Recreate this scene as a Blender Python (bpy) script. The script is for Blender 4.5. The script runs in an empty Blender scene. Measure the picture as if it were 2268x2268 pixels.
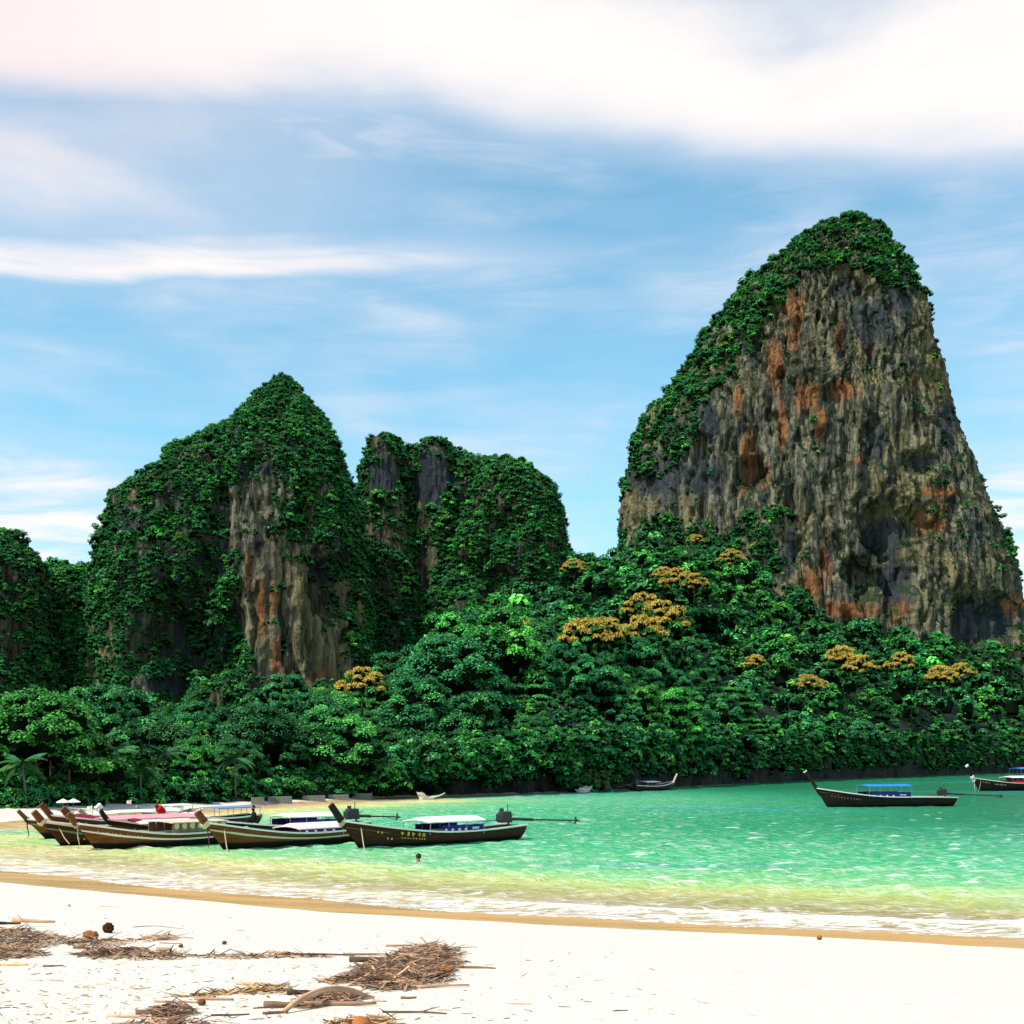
import bpy, bmesh, math, random
import numpy as np
from mathutils import Vector, Matrix, Euler

random.seed(7)
RNG = np.random.default_rng(7)
SC = bpy.context.scene
COL = SC.collection
R = math.radians

# ---------------------------------------------------------------- camera
EYE = 4.0            # metres above the sea
F = 2900.0           # focal length in pixels of a 2268 px frame
HV = 1680.0          # row of the true horizon in that frame
cam_d = bpy.data.cameras.new('camera')
cam_d.sensor_width = 36.0
cam_d.lens = F / 2268.0 * 36.0
cam_d.shift_y = (HV - 1134.0) / 2268.0
cam_d.clip_start = 0.2
cam_d.clip_end = 20000.0
cam = bpy.data.objects.new('camera', cam_d)
cam.location = (0, 0, EYE)
cam.rotation_euler = (R(90), 0, 0)
COL.objects.link(cam)
SC.camera = cam

# ---------------------------------------------------------------- render / exposure
SC.render.engine = 'CYCLES'
SC.cycles.use_denoising = True
SC.cycles.max_bounces = 6
SC.cycles.diffuse_bounces = 2
SC.cycles.glossy_bounces = 3
SC.cycles.transmission_bounces = 3
SC.cycles.transparent_max_bounces = 6
SC.cycles.sample_clamp_indirect = 4.0
SC.view_settings.view_transform = 'Standard'
SC.view_settings.look = 'None'
SC.view_settings.exposure = 0.0
SC.view_settings.gamma = 1.0

# ---------------------------------------------------------------- sun
SUN_EL = 54.0
SUN_AZ = 236.0       # compass angle of the sun, 0 = straight ahead (+Y), clockwise
sd = Vector((math.sin(R(SUN_AZ)) * math.cos(R(SUN_EL)), math.cos(R(SUN_AZ)) * math.cos(R(SUN_EL)), math.sin(R(SUN_EL))))
sl = bpy.data.lights.new('sun', 'SUN')
sl.energy = 5.0
sl.angle = R(0.5)
sl.color = (1.0, 0.95, 0.86)
so = bpy.data.objects.new('sun', sl)
so.rotation_euler = (-sd).to_track_quat('-Z', 'Y').to_euler()
so.location = (0, 0, 300)
COL.objects.link(so)


# ---------------------------------------------------------------- node helpers
class NT:
    """small helper that writes node trees with few words"""
    def __init__(s, tree):
        s.t = tree
        s.n = tree.nodes
        s.l = tree.links

    def new(s, kind, **kw):
        n = s.n.new(kind)
        for k, v in kw.items():
            setattr(n, k, v)
        return n

    def put(s, sock, v):
        if v is None:
            return
        if isinstance(v, bpy.types.NodeSocket):
            s.l.new(v, sock)
        elif isinstance(v, (tuple, list)) and len(v) == 3 and sock.type == 'RGBA':
            sock.default_value = (*v, 1)
        else:
            sock.default_value = v

    def math(s, op, a, b=None, c=None, clamp=False):
        n = s.new('ShaderNodeMath', operation=op, use_clamp=clamp)
        s.put(n.inputs[0], a); s.put(n.inputs[1], b)
        if c is not None:
            s.put(n.inputs[2], c)
        return n.outputs[0]

    def mul(s, a, b): return s.math('MULTIPLY', a, b)
    def add(s, a, b): return s.math('ADD', a, b)
    def sub(s, a, b): return s.math('SUBTRACT', a, b)
    def mx(s, a, b): return s.math('MAXIMUM', a, b)

    def smooth(s, v, lo, hi, a=0.0, b=1.0):
        n = s.new('ShaderNodeMapRange', interpolation_type='SMOOTHSTEP')
        s.put(n.inputs[0], v)
        for i, q in enumerate((lo, hi, a, b)):
            s.put(n.inputs[i + 1], q)
        return n.outputs[0]

    def mixc(s, f, a, b, blend='MIX'):
        n = s.new('ShaderNodeMix', data_type='RGBA', blend_type=blend)
        s.put(n.inputs[0], f); s.put(n.inputs[6], a); s.put(n.inputs[7], b)
        return n.outputs[2]

    def noise(s, vec, scale, detail=4, rough=0.55, dist=0.0, dims='3D'):
        n = s.new('ShaderNodeTexNoise', noise_dimensions=dims)
        s.put(n.inputs['Vector'], vec)
        n.inputs['Scale'].default_value = scale
        n.inputs['Detail'].default_value = detail
        n.inputs['Roughness'].default_value = rough
        n.inputs['Distortion'].default_value = dist
        return n.outputs[0]

    def mapping(s, vec, scale=(1, 1, 1), loc=(0, 0, 0), rot=(0, 0, 0)):
        n = s.new('ShaderNodeMapping')
        s.put(n.inputs[0], vec)
        n.inputs['Location'].default_value = loc
        n.inputs['Rotation'].default_value = rot
        n.inputs['Scale'].default_value = scale
        return n.outputs[0]

    def ramp(s, fac, stops, interp='LINEAR'):
        n = s.new('ShaderNodeValToRGB')
        cr = n.color_ramp
        cr.interpolation = interp
        while len(cr.elements) < len(stops):
            cr.elements.new(0.5)
        for e, (p, c) in zip(cr.elements, stops):
            e.position = p
            e.color = (*c, 1) if len(c) == 3 else c
        s.put(n.inputs[0], fac)
        return n.outputs[0]

    def attr(s, name):
        n = s.new('ShaderNodeAttribute', attribute_name=name)
        return n

    def coord(s, which='Object'):
        return s.new('ShaderNodeTexCoord').outputs[which]

    def bump(s, height, strength=0.5, dist=0.1, normal=None):
        n = s.new('ShaderNodeBump')
        n.inputs['Strength'].default_value = strength
        n.inputs['Distance'].default_value = dist
        s.put(n.inputs['Height'], height)
        if normal is not None:
            s.put(n.inputs['Normal'], normal)
        return n.outputs[0]


def material(name):
    m = bpy.data.materials.new(name)
    m.use_nodes = True
    nt = NT(m.node_tree)
    b = m.node_tree.nodes['Principled BSDF']
    b.inputs['Specular IOR Level'].default_value = 0.25
    b.inputs['Roughness'].default_value = 0.8
    return m, nt, b


# ---------------------------------------------------------------- world: Nishita sky with drifting cirrus
W = bpy.data.worlds.new('World')
SC.world = W
W.use_nodes = True
wn = NT(W.node_tree)
bg = W.node_tree.nodes['Background']
SKY_STRENGTH = 0.12
sky = wn.new('ShaderNodeTexSky', sky_type='NISHITA')
sky.sun_disc = False
sky.sun_elevation = R(SUN_EL)
sky.sun_rotation = R(SUN_AZ)
sky.altitude = 0
sky.air_density = 1.0
sky.dust_density = 0.6
sky.ozone_density = 2.2
dirv = wn.coord('Generated')
sep = wn.new('ShaderNodeSeparateXYZ'); wn.l.new(dirv, sep.inputs[0])
dx, dy, dz = sep.outputs
az = wn.math('ARCTAN2', dx, dy)                  # 0 straight ahead, + to the right
el = wn.math('ARCSINE', dz)
comb = wn.new('ShaderNodeCombineXYZ')
wn.put(comb.inputs[0], az); wn.put(comb.inputs[1], el)
ae = comb.outputs[0]
n_wide = wn.noise(wn.mapping(ae, (2.2, 7.0, 1), (3.1, 0.4, 0)), 1.6, 5, 0.5, 0.4, '2D')
n_soft = wn.noise(wn.mapping(ae, (3.2, 10.0, 1), (1.7, 2.4, 0)), 1.8, 5, 0.5, 0.15, '2D')
n_fine = wn.noise(wn.mapping(ae, (4.0, 26.0, 1), (0.3, 5.0, 0), (0, 0, 0.06)), 2.0, 6, 0.6, 0.5, '2D')
nw = wn.sub(n_wide, 0.5); nsf = wn.sub(n_soft, 0.5); nf = wn.sub(n_fine, 0.5)


def edge(points):
    """elevation of a cloud edge as a function of azimuth"""
    n = wn.new('ShaderNodeMapRange'); n.clamp = True
    wn.put(n.inputs[0], az)
    n.inputs[1].default_value = -0.9; n.inputs[2].default_value = 0.9
    st = [((a + 0.9) / 1.8, (e, e, e)) for a, e in points]
    c = wn.ramp(n.outputs[0], st, 'B_SPLINE')
    return c


# the big bank overhead: its underside runs down to the right
e1 = edge([(-0.9, 0.40), (-0.37, 0.412), (-0.22, 0.436), (-0.10, 0.452), (0.0, 0.432), (0.14, 0.410), (0.37, 0.380), (0.9, 0.36)])
d1 = wn.add(wn.sub(el, e1), wn.add(wn.mul(nsf, 0.028), wn.mul(nf, 0.010)))
bank = wn.smooth(d1, -0.020, 0.060)
# it thins out towards the top and breaks into veils
e1t = edge([(-0.9, 0.60), (-0.37, 0.60), (-0.1, 0.58), (0.0, 0.520), (0.10, 0.500), (0.25, 0.482), (0.37, 0.505), (0.9, 0.53)])
d1t = wn.add(wn.sub(el, e1t), wn.add(wn.mul(nsf, 0.09), wn.mul(nw, 0.04)))
thin = wn.smooth(d1t, -0.03, 0.06, 1.0, 0.40)
bank = wn.mul(bank, thin)
# out of view: broken cloud with blue between, shaped to weaken the fill light
broken = wn.smooth(n_wide, 0.50, 0.72, 0.0, 0.85)
bank = wn.add(wn.mul(bank, wn.smooth(el, 0.56, 0.72, 1.0, 0.0)), wn.mul(broken, wn.smooth(el, 0.56, 0.72)))
aside = wn.smooth(wn.math('ABSOLUTE', az), 0.55, 0.95)
bank = wn.add(wn.mul(bank, wn.sub(1.0, aside)), wn.mul(wn.mul(broken, 0.8), aside))
# veil below the bank on the left
veil = wn.mul(wn.smooth(az, -0.40, 0.16, 1.0, 0.0), wn.smooth(el, 0.27, 0.40))
veil = wn.mul(veil, wn.add(0.60, wn.mul(nsf, 0.7)))
# the long thin streak on the left
e2 = edge([(-0.9, 0.33), (-0.37, 0.345), (-0.16, 0.368), (0.05, 0.376), (0.37, 0.37), (0.9, 0.36)])
d2 = wn.sub(el, wn.add(e2, wn.mul(nsf, 0.02)))
st_lo = wn.smooth(d2, -0.028, -0.008)
st_hi = wn.smooth(d2, -0.012, 0.032, 1.0, 0.0)
streak = wn.mul(wn.mul(st_lo, st_hi), wn.smooth(az, -0.22, 0.12, 1.0, 0.20))
streak = wn.mul(streak, wn.add(0.92, wn.mul(nf, 0.9)))
# pale cloud low on both sides of the rocks
low = wn.mul(wn.smooth(el, 0.17, 0.275, 1.0, 0.0), wn.add(0.70, wn.mul(nf, 1.5)))
lowside = wn.mx(wn.smooth(az, -0.22, -0.34, 0.30, 1.0), wn.smooth(az, 0.20, 0.34, 0.0, 1.0))
low = wn.mul(low, lowside)
wisp = wn.mul(wn.smooth(n_soft, 0.28, 0.70, 0.12, 0.55), wn.smooth(n_fine, 0.3, 0.7, 0.5, 1.0))
cl = wn.mx(wn.mx(bank, streak), wn.mx(low, wn.mx(veil, wisp)))
cl = wn.math('MINIMUM', wn.mx(cl, 0.0), 1.0)
skyc = wn.mixc(1.0, sky.outputs[0], (1.18, 1.88, 1.70), 'MULTIPLY')
# lit cloud: white, faintly lilac where it is thin
ccol = wn.mixc(wn.smooth(cl, 0.35, 0.85), (0.80, 0.85, 0.98), (1.06, 1.0, 0.985))
sc_ = wn.new('ShaderNodeMix', data_type='RGBA', blend_type='MULTIPLY')
wn.put(sc_.inputs[0], 1.0); wn.put(sc_.inputs[6], ccol); k_ = 1.0 / SKY_STRENGTH
sc_.inputs[7].default_value = (k_, k_, k_, 1)
rosy = wn.mixc(wn.mul(wn.smooth(az, -0.42, -0.05, 1.0, 0.0), wn.smooth(el, 0.30, 0.50)), (1, 1, 1), (0.99, 0.90, 0.905))
final = wn.mixc(cl, skyc, wn.mixc(1.0, sc_.outputs[2], rosy, 'MULTIPLY'))
wn.l.new(final, bg.inputs[0])
bg.inputs[1].default_value = SKY_STRENGTH

# ================================================================ geometry helpers
K = 2268.0 / 1932.0


def P(u, v, D):
    """the point that the photograph shows at column u, row v (2268 px frame) if it stands D metres ahead"""
    return np.array(((u - 1134.0) / F * D, D, EYE - (v - HV) / F * D))


def pix(p):
    p = np.asarray(p, float)
    return 1134.0 + F * p[..., 0] / p[..., 1], HV - F * (p[..., 2] - EYE) / p[..., 1]


_prm = np.random.default_rng(11).permutation(256)
_prm = np.concatenate([_prm, _prm, _prm])
_grd = np.random.default_rng(12).normal(size=(256, 3))
_grd /= np.linalg.norm(_grd, axis=1)[:, None]


def perlin(p):
    p = np.asarray(p, float)
    i = np.floor(p).astype(int)
    f = p - i
    i &= 255
    w = f * f * f * (f * (f * 6 - 15) + 10)
    out = 0
    for a in (0, 1):
        for b in (0, 1):
            for c in (0, 1):
                h = _prm[_prm[_prm[i[..., 0] + a] + i[..., 1] + b] + i[..., 2] + c]
                g = _grd[h]
                d = g[..., 0] * (f[..., 0] - a) + g[..., 1] * (f[..., 1] - b) + g[..., 2] * (f[..., 2] - c)
                ww = (w[..., 0] if a else 1 - w[..., 0]) * (w[..., 1] if b else 1 - w[..., 1]) * (w[..., 2] if c else 1 - w[..., 2])
                out = out + d * ww
    return out * 1.5


def fbm(p, octs=4, gain=0.5, ridged=False):
    p = np.asarray(p, float)
    a, s, t = 1.0, 0.0, 0.0
    for k in range(octs):
        n = perlin(p * (2 ** k) + 17.3 * k)
        if ridged:
            n = 1 - 2 * np.abs(n)
        s = s + a * n
        t += a
        a *= gain
    return s / t


def vec3(x, y, z):
    x, y, z = np.broadcast_arrays(x, y, z)
    return np.stack([x, y, z], -1)


def sstep(x, a, b):
    t = np.clip((x - a) / (b - a), 0, 1)
    return t * t * (3 - 2 * t)


def in_poly(u, v, poly):
    u = np.asarray(u, float); v = np.asarray(v, float)
    r = np.zeros(u.shape, bool)
    n = len(poly)
    for i in range(n):
        x1, y1 = poly[i]; x2, y2 = poly[(i + 1) % n]
        if y1 == y2:
            continue
        c = ((y1 > v) != (y2 > v)) & (u < (x2 - x1) * (v - y1) / (y2 - y1) + x1)
        r ^= c
    return r


def dist_poly(x, y, pts, closed=False):
    x = np.asarray(x, float); y = np.asarray(y, float)
    best = np.full(x.shape, 1e9)
    n = len(pts)
    for i in range(n if closed else n - 1):
        x1, y1 = pts[i]; x2, y2 = pts[(i + 1) % n]
        dx_, dy_ = x2 - x1, y2 - y1
        L2 = dx_ * dx_ + dy_ * dy_ + 1e-12
        t = np.clip(((x - x1) * dx_ + (y - y1) * dy_) / L2, 0, 1)
        best = np.minimum(best, np.hypot(x - x1 - t * dx_, y - y1 - t * dy_))
    return best


def mesh_np(name, verts, faces, mats=(), smooth=True, attrs=None, cols=None, mat_idx=None):
    verts = np.asarray(verts, np.float32).reshape(-1, 3)
    faces = np.asarray(faces, np.int32)
    m, k = faces.shape
    me = bpy.data.meshes.new(name)
    me.vertices.add(len(verts)); me.vertices.foreach_set('co', verts.ravel())
    me.loops.add(m * k); me.loops.foreach_set('vertex_index', faces.ravel())
    me.polygons.add(m)
    me.polygons.foreach_set('loop_start', np.arange(m, dtype=np.int32) * k)
    try:
        me.polygons.foreach_set('loop_total', np.full(m, k, np.int32))
    except Exception:
        pass
    me.polygons.foreach_set('use_smooth', np.full(m, smooth, bool))
    for q in mats:
        me.materials.append(q)
    if mat_idx is not None:
        me.polygons.foreach_set('material_index', np.asarray(mat_idx, np.int32))
    for an, av in (attrs or {}).items():
        at = me.attributes.new(an, 'FLOAT', 'POINT')
        at.data.foreach_set('value', np.asarray(av, np.float32).ravel())
    for an, av in (cols or {}).items():
        at = me.attributes.new(an, 'FLOAT_COLOR', 'POINT')
        av = np.asarray(av, np.float32).reshape(-1, 3)
        at.data.foreach_set('color', np.concatenate([av, np.ones((len(av), 1), np.float32)], 1).ravel())
    me.update(calc_edges=True)
    me.validate()
    return me


def grid_faces(nr, nc, wrap=False):
    r = np.arange(nr - 1)[:, None]
    c = np.arange(nc if wrap else nc - 1)[None, :]
    c2 = (c + 1) % nc
    a = r * nc + c; b = r * nc + c2; d = (r + 1) * nc + c2; e = (r + 1) * nc + c
    return np.stack([a, b, d, e], -1).reshape(-1, 4)


def obj(name, data, parent=None, mat=None, loc=None, rot=None, kind=None, label=None, cat=None, group=None):
    o = bpy.data.objects.new(name, data)
    COL.objects.link(o)
    if parent is not None:
        o.parent = parent
    if mat is not None and data is not None:
        data.materials.clear(); data.materials.append(mat)
    if loc is not None:
        o.location = loc
    if rot is not None:
        o.rotation_euler = rot
    if kind: o['kind'] = kind
    if label: o['label'] = label
    if cat: o['category'] = cat
    if group: o['group'] = group
    return o


class MB:
    """collects simple solids and links them as one mesh object"""
    def __init__(s):
        s.v = []; s.f = []

    def raw(s, v, f):
        o = len(s.v)
        s.v += [tuple(map(float, q)) for q in v]
        s.f += [tuple(i + o for i in q) for q in f]
        return s

    def box(s, c, d, rot=None, taper=1.0):
        hx, hy, hz = d[0] / 2, d[1] / 2, d[2] / 2
        v = [Vector((x * hx * (taper if z > 0 else 1), y * hy * (taper if z > 0 else 1), z * hz)) for z in (-1, 1) for y in (-1, 1) for x in (-1, 1)]
        if rot is not None:
            e = Euler(rot).to_matrix(); v = [e @ q for q in v]
        v = [q + Vector(c) for q in v]
        return s.raw(v, [(0, 2, 3, 1), (4, 5, 7, 6), (0, 1, 5, 4), (2, 6, 7, 3), (0, 4, 6, 2), (1, 3, 7, 5)])

    def tube(s, pts, rad, n=7, cap=True, flat=1.0):
        pts = [Vector(q) for q in pts]
        m = len(pts)
        if not isinstance(rad, (list, tuple)):
            rad = [rad] * m
        rings = []
        up = Vector((0, 0, 1))
        for i in range(m):
            t = (pts[min(i + 1, m - 1)] - pts[max(i - 1, 0)])
            t = t.normalized() if t.length > 1e-9 else Vector((0, 0, 1))
            a = t.cross(up)
            if a.length < 1e-3:
                a = t.cross(Vector((1, 0, 0)))
            a.normalize(); b = a.cross(t).normalized()
            rings.append([pts[i] + (a * math.cos(k * 2 * math.pi / n) + b * math.sin(k * 2 * math.pi / n) * flat) * rad[i] for k in range(n)])
        v = [q for r_ in rings for q in r_]
        f = [(i * n + k, i * n + (k + 1) % n, (i + 1) * n + (k + 1) % n, (i + 1) * n + k) for i in range(m - 1) for k in range(n)]
        if cap:
            f += [tuple(range(n - 1, -1, -1)), tuple((m - 1) * n + k for k in range(n))]
        return s.raw(v, f)

    def ball(s, c, r, seg=10, ring=7, noise=0.0, seed=0):
        rx, ry, rz = r if isinstance(r, (tuple, list)) else (r, r, r)
        rr = random.Random(seed)
        v = [(c[0], c[1], c[2] + rz)]
        for i in range(1, ring):
            th = math.pi * i / ring
            for k in range(seg):
                ph = 2 * math.pi * k / seg
                q = 1 + rr.uniform(-noise, noise)
                v.append((c[0] + rx * q * math.sin(th) * math.cos(ph), c[1] + ry * q * math.sin(th) * math.sin(ph), c[2] + rz * q * math.cos(th)))
        v.append((c[0], c[1], c[2] - rz))
        f = [(0, 1 + k, 1 + (k + 1) % seg) for k in range(seg)]
        for i in range(ring - 2):
            a = 1 + i * seg
            f += [(a + k, a + seg + k, a + seg + (k + 1) % seg, a + (k + 1) % seg) for k in range(seg)]
        a = 1 + (ring - 2) * seg
        f += [(a + k, len(v) - 1, a + (k + 1) % seg) for k in range(seg)]
        return s.raw(v, f)

    def sheet(s, rows, thick=0.0):
        """rows of points make a surface; thick gives it a second side below"""
        nr, nc = len(rows), len(rows[0])
        v = [q for r_ in rows for q in r_]
        f = [(i * nc + j, i * nc + j + 1, (i + 1) * nc + j + 1, (i + 1) * nc + j) for i in range(nr - 1) for j in range(nc - 1)]
        if thick:
            n0 = len(v)
            v += [(q[0], q[1], q[2] - thick) for q in v[:n0]]
            f += [tuple(n0 + i for i in reversed(q)) for q in f[:]]
            ring = [j for j in range(nc)] + [i * nc + nc - 1 for i in range(1, nr)] + [(nr - 1) * nc + j for j in range(nc - 2, -1, -1)] + [i * nc for i in range(nr - 2, 0, -1)]
            for a, b in zip(ring, ring[1:] + ring[:1]):
                f.append((a, n0 + a, n0 + b, b))
        return s.raw(v, f)

    def build(s, name, mat, parent=None, smooth=False, bevel=0.0, loc=None, rot=None, **kw):
        me = bpy.data.meshes.new(name)
        me.from_pydata(s.v, [], s.f)
        if bevel:
            bm = bmesh.new(); bm.from_mesh(me)
            bmesh.ops.bevel(bm, geom=list(bm.edges), offset=bevel, segments=1, affect='EDGES', profile=0.7)
            bm.to_mesh(me); bm.free()
        bm = bmesh.new(); bm.from_mesh(me)
        bmesh.ops.recalc_face_normals(bm, faces=bm.faces)
        bm.to_mesh(me); bm.free()
        if smooth:
            me.polygons.foreach_set('use_smooth', [True] * len(me.polygons))
        me.update()
        return obj(name, me, parent, mat, loc, rot, **kw)

# ================================================================ coast line
NEAR = [(120, -40), (60, -3), (24, 21.5), (11.6, 29.6), (6.1, 31.6), (-1.6, 34.9), (-10.3, 40.9), (-18.5, 47.6), (-26.5, 55), (-32, 62), (-35, 69), (-34, 75)]
FARUV = [(0, 1829), (200, 1812), (420, 1797), (600, 1784), (830, 1771), (1000, 1766), (1250, 1757), (1400, 1751), (1700, 1735), (2000, 1722), (2268, 1712), (2600, 1705)]
FAR = [((u - 1134) / F * (EYE * F / (v - HV)), EYE * F / (v - HV)) for u, v in FARUV]
WATER_POLY = NEAR + FAR + [(900, 900), (900, -200)]
SHORE = NEAR + FAR


def sea_dist(x, y):
    """metres out to sea (+) or up the beach (-)"""
    d = dist_poly(x, y, SHORE)
    return np.where(in_poly(x, y, WATER_POLY), d, -d)


def sand_z(x, y):
    s = sea_dist(x, y)
    far_side = sstep(np.asarray(y, float), 58, 70)
    up = 2.2 * (1 - np.exp(-(np.maximum(-s, 0) / 13.5) ** 1.6)) * (1 - far_side) + 1.5 * np.tanh(-s / 11.0) * far_side
    dn = -2.6 * (1 - np.exp(-s / 30.0))
    z = np.where(s < 0, up, dn)
    p = vec3(x, y, 0 * s)
    z = z + 0.035 * perlin(p * 0.22) * sstep(-s, 0.5, 5) + 0.012 * perlin(p * 1.1 + 5) * sstep(-s, 1.5, 6)
    return z


_MD = np.arange(5.0, 48.0, 0.02)


def on_sand(u, v):
    """where the sight line through a pixel meets the near beach"""
    x = (u - 1134.0) / F * _MD
    z = EYE - (v - HV) / F * _MD
    hit = np.nonzero(z <= sand_z(x, _MD))[0]
    i = hit[0] if len(hit) else len(_MD) - 1
    return P(u, v, _MD[i])


# ---------------------------------------------------------------- sand material
m_sand, nt, b = material('sand')
pos = nt.coord('Object')
sa = nt.attr('sea').outputs['Fac']
g1 = nt.noise(pos, 1.3, 5, 0.6)
g2 = nt.noise(pos, 55, 3, 0.6)
g3 = nt.noise(nt.mapping(pos, (1, 1, 1)), 0.35, 3, 0.5)
dry = nt.mixc(g1, (0.63, 0.585, 0.495), (0.69, 0.64, 0.55))
dry = nt.mixc(nt.smooth(g2, 0.55, 0.8, 0, 0.35), dry, (0.55, 0.47, 0.36))
wob = nt.mul(nt.sub(nt.noise(pos, 0.16, 3, 0.5, 0.5), 0.5), 3.0)
wob = nt.add(wob, nt.mul(nt.sub(g1, 0.5), 0.25))
sw = nt.add(sa, wob)
wet = nt.smooth(sw, -5.0, -4.85)
wetc = nt.mixc(g3, (0.56, 0.325, 0.105), (0.48, 0.275, 0.09))
seab = nt.smooth(sa, 0.5, 4.0)
wetc = nt.mixc(seab, wetc, (0.72, 0.60, 0.34))
nt.put(b.inputs['Base Color'], nt.mixc(wet, dry, wetc))
nt.put(b.inputs['Roughness'], nt.mixc(wet, (0.9, 0.9, 0.9), nt.mixc(nt.smooth(nt.noise(nt.mapping(pos, (0.3, 1, 1)), 0.6, 4), 0.42, 0.6), (0.55, 0.55, 0.55), (0.16, 0.16, 0.16))))
foot = nt.noise(pos, 3.2, 3, 0.55, 0.3)
hgt = nt.add(nt.mul(g2, 0.10), nt.add(nt.mul(foot, 0.9), nt.mul(g1, 0.7)))
hgt = nt.mul(hgt, nt.smooth(sa, -12.0, -5.0, 1.0, 0.15))
nt.put(b.inputs['Normal'], nt.bump(hgt, 0.9, 0.10))

# one fan of sand: beach, wet edge and the bottom of the shallows
ang = np.concatenate([np.linspace(-1.5, -0.46, 40)[:-1], np.linspace(-0.46, 0.46, 270), np.linspace(0.46, 1.5, 40)[1:]])
dd = np.concatenate([np.linspace(2.0, 4.5, 8)[:-1], np.geomspace(4.5, 170, 270)])
A_, D_ = np.meshgrid(ang, dd)
X_ = np.tan(np.clip(A_, -1.32, 1.32)) * D_; Y_ = D_
Z_ = sand_z(X_, Y_)
me = mesh_np('sand', vec3(X_, Y_, Z_), grid_faces(*X_.shape), [m_sand], attrs={'sea': np.where((Y_ > 60) & (sea_dist(X_, Y_) < 0), sea_dist(X_, Y_) * 5, sea_dist(X_, Y_))})
obj('sand', me, kind='structure')
bx = MB(); bx.sheet([[(-4500, -1500, -4.5), (4500, -1500, -4.5)], [(-4500, 7000, -4.5), (4500, 7000, -4.5)]])
bx.build('seabed', m_sand, kind='structure')
# the beach behind the photographer
bx = MB(); bx.sheet([[(-160, -60, 2.13), (120, -60, 2.13)], [(-60, 2.05, 2.13), (30, 2.05, 2.13)]])
bx.build('sand', m_sand, kind='structure')

# ---------------------------------------------------------------- water
m_sea = bpy.data.materials.new('sea_water')
m_sea.use_nodes = True
nt = NT(m_sea.node_tree)
nt.n.remove(nt.n['Principled BSDF'])
out = nt.n['Material Output']
pos = nt.coord('Object')
sa = nt.attr('sea').outputs['Fac']
wv1 = nt.noise(nt.mapping(pos, (0.7, 1.5, 1), rot=(0, 0, 0.25)), 1.0, 4, 0.6, 0.6)
wv2 = nt.noise(nt.mapping(pos, (1.0, 1.8, 1), rot=(0, 0, -0.2)), 3.2, 3, 0.6, 0.3)
big = nt.noise(nt.mapping(pos, (0.6, 1, 1), (4, 2, 0)), 0.055, 3, 0.5, 0.4)
sdw = nt.add(sa, nt.mul(nt.sub(nt.noise(nt.mapping(pos, (0.5, 1, 1)), 0.16, 4, 0.55), 0.5), 11.0))
sdn = nt.math('DIVIDE', sdw, 80.0)
body = nt.ramp(sdn, [(0.0, (0.92, 0.82, 0.58)), (0.045, (0.93, 0.78, 0.36)), (0.09, (0.60, 0.68, 0.21)), (0.135, (0.20, 0.55, 0.20)),
                     (0.24, (0.055, 0.49, 0.195)), (0.50, (0.012, 0.33, 0.140)), (0.8, (0.003, 0.20, 0.080)), (1.0, (0.002, 0.165, 0.065))])
body = nt.mixc(nt.smooth(big, 0.52, 0.70, 0, 0.75), body, (0.015, 0.32, 0.30))
dif = nt.new('ShaderNodeBsdfDiffuse'); nt.put(dif.inputs[0], body)
tra = nt.new('ShaderNodeBsdfTransparent'); nt.put(tra.inputs[0], (0.97, 0.98, 0.90))
m1 = nt.new('ShaderNodeMixShader')
nt.put(m1.inputs[0], nt.smooth(sa, 0.0, 11.0, 0.12, 0.97))
nt.l.new(tra.outputs[0], m1.inputs[1]); nt.l.new(dif.outputs[0], m1.inputs[2])
hb = nt.add(nt.mul(wv1, 0.7), nt.mul(wv2, 0.3))
calm = nt.smooth(sa, 0.3, 7.0, 0.45, 1.0)
nrm = nt.bump(nt.mul(hb, calm), 1.0, 0.42)
nt.put(dif.inputs['Normal'], nrm)
gl = nt.new('ShaderNodeBsdfGlossy'); gl.inputs['Roughness'].default_value = 0.10
nt.put(gl.inputs['Normal'], nrm)
fr = nt.new('ShaderNodeFresnel'); fr.inputs[0].default_value = 1.33
nt.put(fr.inputs['Normal'], nrm)
m2 = nt.new('ShaderNodeMixShader')
nt.put(m2.inputs[0], nt.math('MULTIPLY', fr.outputs[0], nt.smooth(sa, 1.0, 16.0, 0.30, 0.9), clamp=True))
nt.l.new(m1.outputs[0], m2.inputs[1]); nt.l.new(gl.outputs[0], m2.inputs[2])
# foam: lace along the edge, white lip on the small breakers; then painted glints
fa = nt.attr('foam').outputs['Fac']
lace = nt.noise(nt.mapping(pos, (0.7, 1.7, 1)), 1.7, 6, 0.68, 1.4)
fm = nt.smooth(nt.add(fa, nt.mul(nt.sub(lace, 0.5), 2.1)), 0.40, 0.70, 0, 0.9)
crest = nt.smooth(nt.add(nt.attr('crest').outputs['Fac'], nt.mul(nt.sub(wv1, 0.5), 1.1)), 0.75, 1.15, 0, 0.6)
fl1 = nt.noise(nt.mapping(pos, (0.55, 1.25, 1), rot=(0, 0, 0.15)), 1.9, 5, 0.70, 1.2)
glint_fleck = nt.mul(nt.smooth(fl1, 0.46, 0.74, 0, 0.95), nt.mul(nt.smooth(sa, 2.0, 9.0, 0.45, 0.66), nt.smooth(sa, 12.0, 60.0, 1.0, 0.10)))  # sky glints on the ripples, painted as white flecks
fm = nt.mx(fm, nt.mx(crest, glint_fleck))
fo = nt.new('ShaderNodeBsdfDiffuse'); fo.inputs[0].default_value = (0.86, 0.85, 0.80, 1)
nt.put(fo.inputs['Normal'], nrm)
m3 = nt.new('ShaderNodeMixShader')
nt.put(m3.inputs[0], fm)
nt.l.new(m2.outputs[0], m3.inputs[1]); nt.l.new(fo.outputs[0], m3.inputs[2])
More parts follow.
